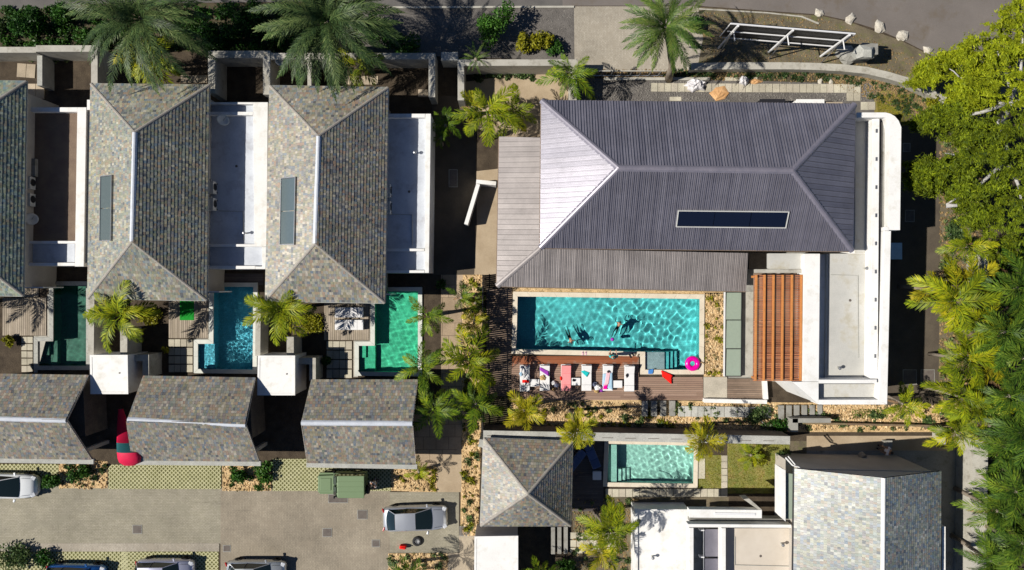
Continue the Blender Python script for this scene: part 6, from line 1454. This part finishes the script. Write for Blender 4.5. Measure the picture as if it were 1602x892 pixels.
# ------------------------------------------------------------------ people
def skin(name, J, E, mat_, parent, sub=2, root=0):
    """J: list of (x,y,z,r); E: edges"""
    me = bpy.data.meshes.new(name); me.from_pydata([j[:3] for j in J], E, []); me.materials.append(mat_)
    o = link(name, me, parent); sk = o.modifiers.new('skin', 'SKIN'); sk.use_smooth_shade = True
    for i, d in enumerate(me.skin_vertices[0].data if me.skin_vertices else []): d.radius = (J[i][3],)*2
    if not me.skin_vertices:
        bpy.context.view_layer.objects.active = o
    ss = o.modifiers.new('subdivision', 'SUBSURF'); ss.levels = ss.render_levels = sub; return o
def ensure_skin(o, J):
    me = o.data
    if not me.skin_vertices: me.attributes.new('skin', 'FLOAT', 'POINT')
def person(px, py, rz, label, pose, shirt, trousers, z=0, hold=None):
    t = empty('person', P(px, py, z), rz, label, 'person'); J, E = [], []
    def add(p, r_, par=None):
        J.append((*p, r_)); 
        if par is not None: E.append((par, len(J)-1))
        return len(J)-1
    # faces +y; joints differ with the pose
    if pose == 'stand':
        pel = add((0, 0, .95), .13); ch = add((0, .02, 1.25), .145, pel); nk = add((0, .02, 1.48), .06, ch); hd = add((0, .04, 1.60), .09, nk); tp = add((0, .04, 1.70), .085, hd)
        hands = []
        for s_ in (-1, 1):
            sh = add((s_*.19, .02, 1.42), .06, nk); el = add((s_*.27, .10, 1.16), .042, sh); wr = add((s_*.20, .32, 1.10), .028, el); hands.append((wr, s_, (s_*.20, .32, 1.10), (0, 1, 0)))
            hp = add((s_*.10, 0, .88), .09, pel); kn = add((s_*.11, .04, .48), .06, hp); an = add((s_*.11, 0, .09), .04, kn); add((s_*.12, .16, .05), .035, an)
        face = (0, .12, 1.62); hc = (0, .03, 1.66)
    else:                                      # swimming, face down, body under the surface
        pel = add((0, 0, -.18), .12); ch = add((0, .32, -.10), .14, pel); nk = add((0, .52, -.02), .06, ch); hd = add((0, .63, .04), .09, nk); tp = add((0, .72, .07), .08, hd)
        hands = []
        for s_ in (-1, 1):
            sh = add((s_*.18, .46, -.04), .055, nk); el = add((s_*.42, .50, -.10), .038, sh); wr = add((s_*.52, .74, -.06), .026, el); hands.append((wr, s_, (s_*.52, .74, -.06), (0, 1, 0)))
            hp = add((s_*.09, -.08, -.22), .085, pel); kn = add((s_*.14, -.48, -.32+s_*.05), .055, hp); an = add((s_*.12, -.88, -.30-s_*.06), .036, kn); add((s_*.12, -1.05, -.36), .03, an)
        face = (0, .70, -.02); hc = (0, .62, .09)
    for wr, s_, p, d in hands:
        pm_ = add((p[0], p[1]+.06, p[2]), .026, wr)
        for k, (dx, l) in enumerate(((-.028, .060), (-.010, .072), (.010, .068), (.028, .052))):
            f1 = add((p[0]+dx, p[1]+.10+l*.4, p[2]-.005), .009, pm_); add((p[0]+dx*1.2, p[1]+.10+l, p[2]-.022), .008, f1)
        th_ = add((p[0]-s_*.04, p[1]+.07, p[2]-.01), .010, pm_); add((p[0]-s_*.055, p[1]+.11, p[2]-.018), .009, th_)
    me = bpy.data.meshes.new('body'); me.from_pydata([j[:3] for j in J], E, []); me.materials.append(M['skin']); o = link('body', me, t)
    o.modifiers.new('skin', 'SKIN')
    for i, d in enumerate(me.skin_vertices[0].data): d.radius = (J[i][3]*(1.25 if i in (0, 1) else 1), J[i][3]); d.use_root = (i == 0)
    ss = o.modifiers.new('subdivision', 'SUBSURF'); ss.levels = 1; ss.render_levels = 2
    o.modifiers['skin'].use_smooth_shade = True
    hb = MB(); rows = []
    for i in range(7):
        a = math.pi*.62*i/6; rows.append([(hc[0]+.108*math.sin(a)*math.cos(u_*math.pi/6), hc[1]-.015+.118*math.sin(a)*math.sin(u_*math.pi/6), hc[2]+.10*math.cos(a)) for u_ in range(12)])
    hb.grid(rows[::-1], close=True).build('hair', M['hair'], t, smooth=True)
    for s_ in (-1, 1): MB().revolve([(0, -.012), (.012, 0), (0, .012)], (s_*.032, face[1]+.018, face[2]+.0), 8).build('eye', M['blackc'], t)
    MB().obox((0, face[1]+.03, face[2]-.03), (.02, .03, .04)).build('nose', M['skin'], t, bevel=.006); MB().obox((0, face[1]+.012, face[2]-.065), (.05, .02, .012)).build('mouth', M['reddirt'], t)
    if shirt:
        sb = MB(); rows = []
        for z_, wx, wy in ((.90, .165, .125), (1.05, .165, .13), (1.25, .19, .145), (1.38, .205, .135), (1.455, .15, .10), (1.475, .085, .08)):
            rows.append([(wx*math.cos(u_*math.pi/8), .015+wy*math.sin(u_*math.pi/8), z_) for u_ in range(16)])
        sb.grid(rows, close=True)
        for s_ in (-1, 1): sb.tube([(s_*.16, .02, 1.40), (s_*.215, .04, 1.33), (s_*.262, .085, 1.2)], [.085, .078, .07], 10, caps=False)
        sb.build('shirt', shirt, t, smooth=True)
        tb = MB()
        for s_ in (-1, 1): tb.tube([(s_*.085, 0, .95), (s_*.10, .01, .80), (s_*.112, .04, .48), (s_*.112, .01, .13)], [.125, .108, .082, .066], 10, caps=False)
        tb.build('trousers', trousers, t, smooth=True)
        for s_ in (-1, 1): MB().box(s_*.115-.05, s_*.115+.05, -.07, .2, 0, .09).build('shoe', M['blackc'], t, bevel=.03)
    else:
        MB().tube([(0, -.10, -.205), (0, .06, -.17)], [.15, .14], 12, caps=False).build('swimsuit', M['blackc'], t, smooth=True)
    return t
person(590, 749, R(140), 'person in a white shirt standing behind the green jeep', 'stand', M['shirtw'], M['denim'])
person(1376, 700, R(70), 'person in white standing on the sandy path behind the slate house', 'stand', M['shirtw'], M['rustgravel'])
sw1 = person(966, 513, R(-25), 'swimmer with dark hair near the middle of the teal pool', 'swim', None, None, .04)
sw2 = person(891, 527, R(200), 'swimmer in the left half of the teal pool', 'swim', None, None, .04)
person(956, 556, R(0), 'small person in white standing at the pool edge above the fifth lounger', 'stand', M['teal'], M['skin'], .11)

# ------------------------------------------------------------------ roof fittings
def vent(px, py, z, label, h=.35, r_=.09):
    t = empty('roof_vent', P(px, py, z), 0, label, 'roof vent'); MB().tube([(0, 0, 0), (0, 0, h)], r_*.6, 10).build('pipe', M['block'], t)
    MB().revolve([(r_*.6, h), (r_*1.3, h+.02), (r_, h+.08), (0, h+.11)], (0, 0, 0), 12).build('cowl', M['steel'], t)
vent(1352, 420, 4.2, 'small vent pipe near the top of the white wing roof'); vent(1310, 575, 4.2, 'small vent pipe near the lower left corner of the white wing roof'); vent(1222, 850, 2.6, 'vent pipe on the beige roof by the slate house'); vent(1020, 870, 1.6, 'vent pipe on the white roof at the bottom edge'); vent(385, 365, 2.5, 'vent pipe at the lower end of the wide white terrace'); vent(650, 240, 2.5, 'vent pipe on the terrace by the alley')
def conduit(pts, z, label): tag(MB().tube([P(a, b, z+.03) for a, b in pts], .025, 6).build('conduit', M['block']), label, 'conduit')
conduit([(1300, 430), (1342, 431), (1343, 560)], 4.2, 'thin grey conduit across the white wing roof'); conduit([(1150, 840), (1150, 884), (1236, 886)], 2.6, 'thin conduit across the beige roof'); conduit([(342, 330), (380, 331), (381, 376)], 2.5, 'thin conduit on the wide white terrace'); conduit([(612, 335), (645, 336), (645, 384)], 2.5, 'thin conduit on the terrace by the alley')
for x, y, z, lb in ((1330, 470, 4.2, 'round drain on the white wing roof'), (1190, 870, 2.6, 'round drain on the beige roof'), (370, 260, 2.5, 'round drain on the wide white terrace'), (640, 300, 2.5, 'round drain on the terrace by the alley')):
    o = MB().revolve([(0, .02), (.06, .02), (.09, .005)], (0, 0, 0), 14).build('drain', M['manhole']); o.location = P(x, y, z); tag(o, lb, 'drain')
for x, y, r_, h, lb, n_ in ((335, 60, 1.0, 1.4, 'green bush right of the top left date palm', 1200), (600, 55, 1.2, 1.5, 'green bush right of the largest date palm', 1400), (170, 62, .7, 1.0, 'green bush behind the wall under the top left date palm', 700), (440, 66, .8, 1.1, 'green bush against the wall left of the largest date palm', 800)): bush(x, y, r_, h, lb, 'l_bush', n_, .10)

for o in (sw1, sw2): o.scale = (.72,)*3
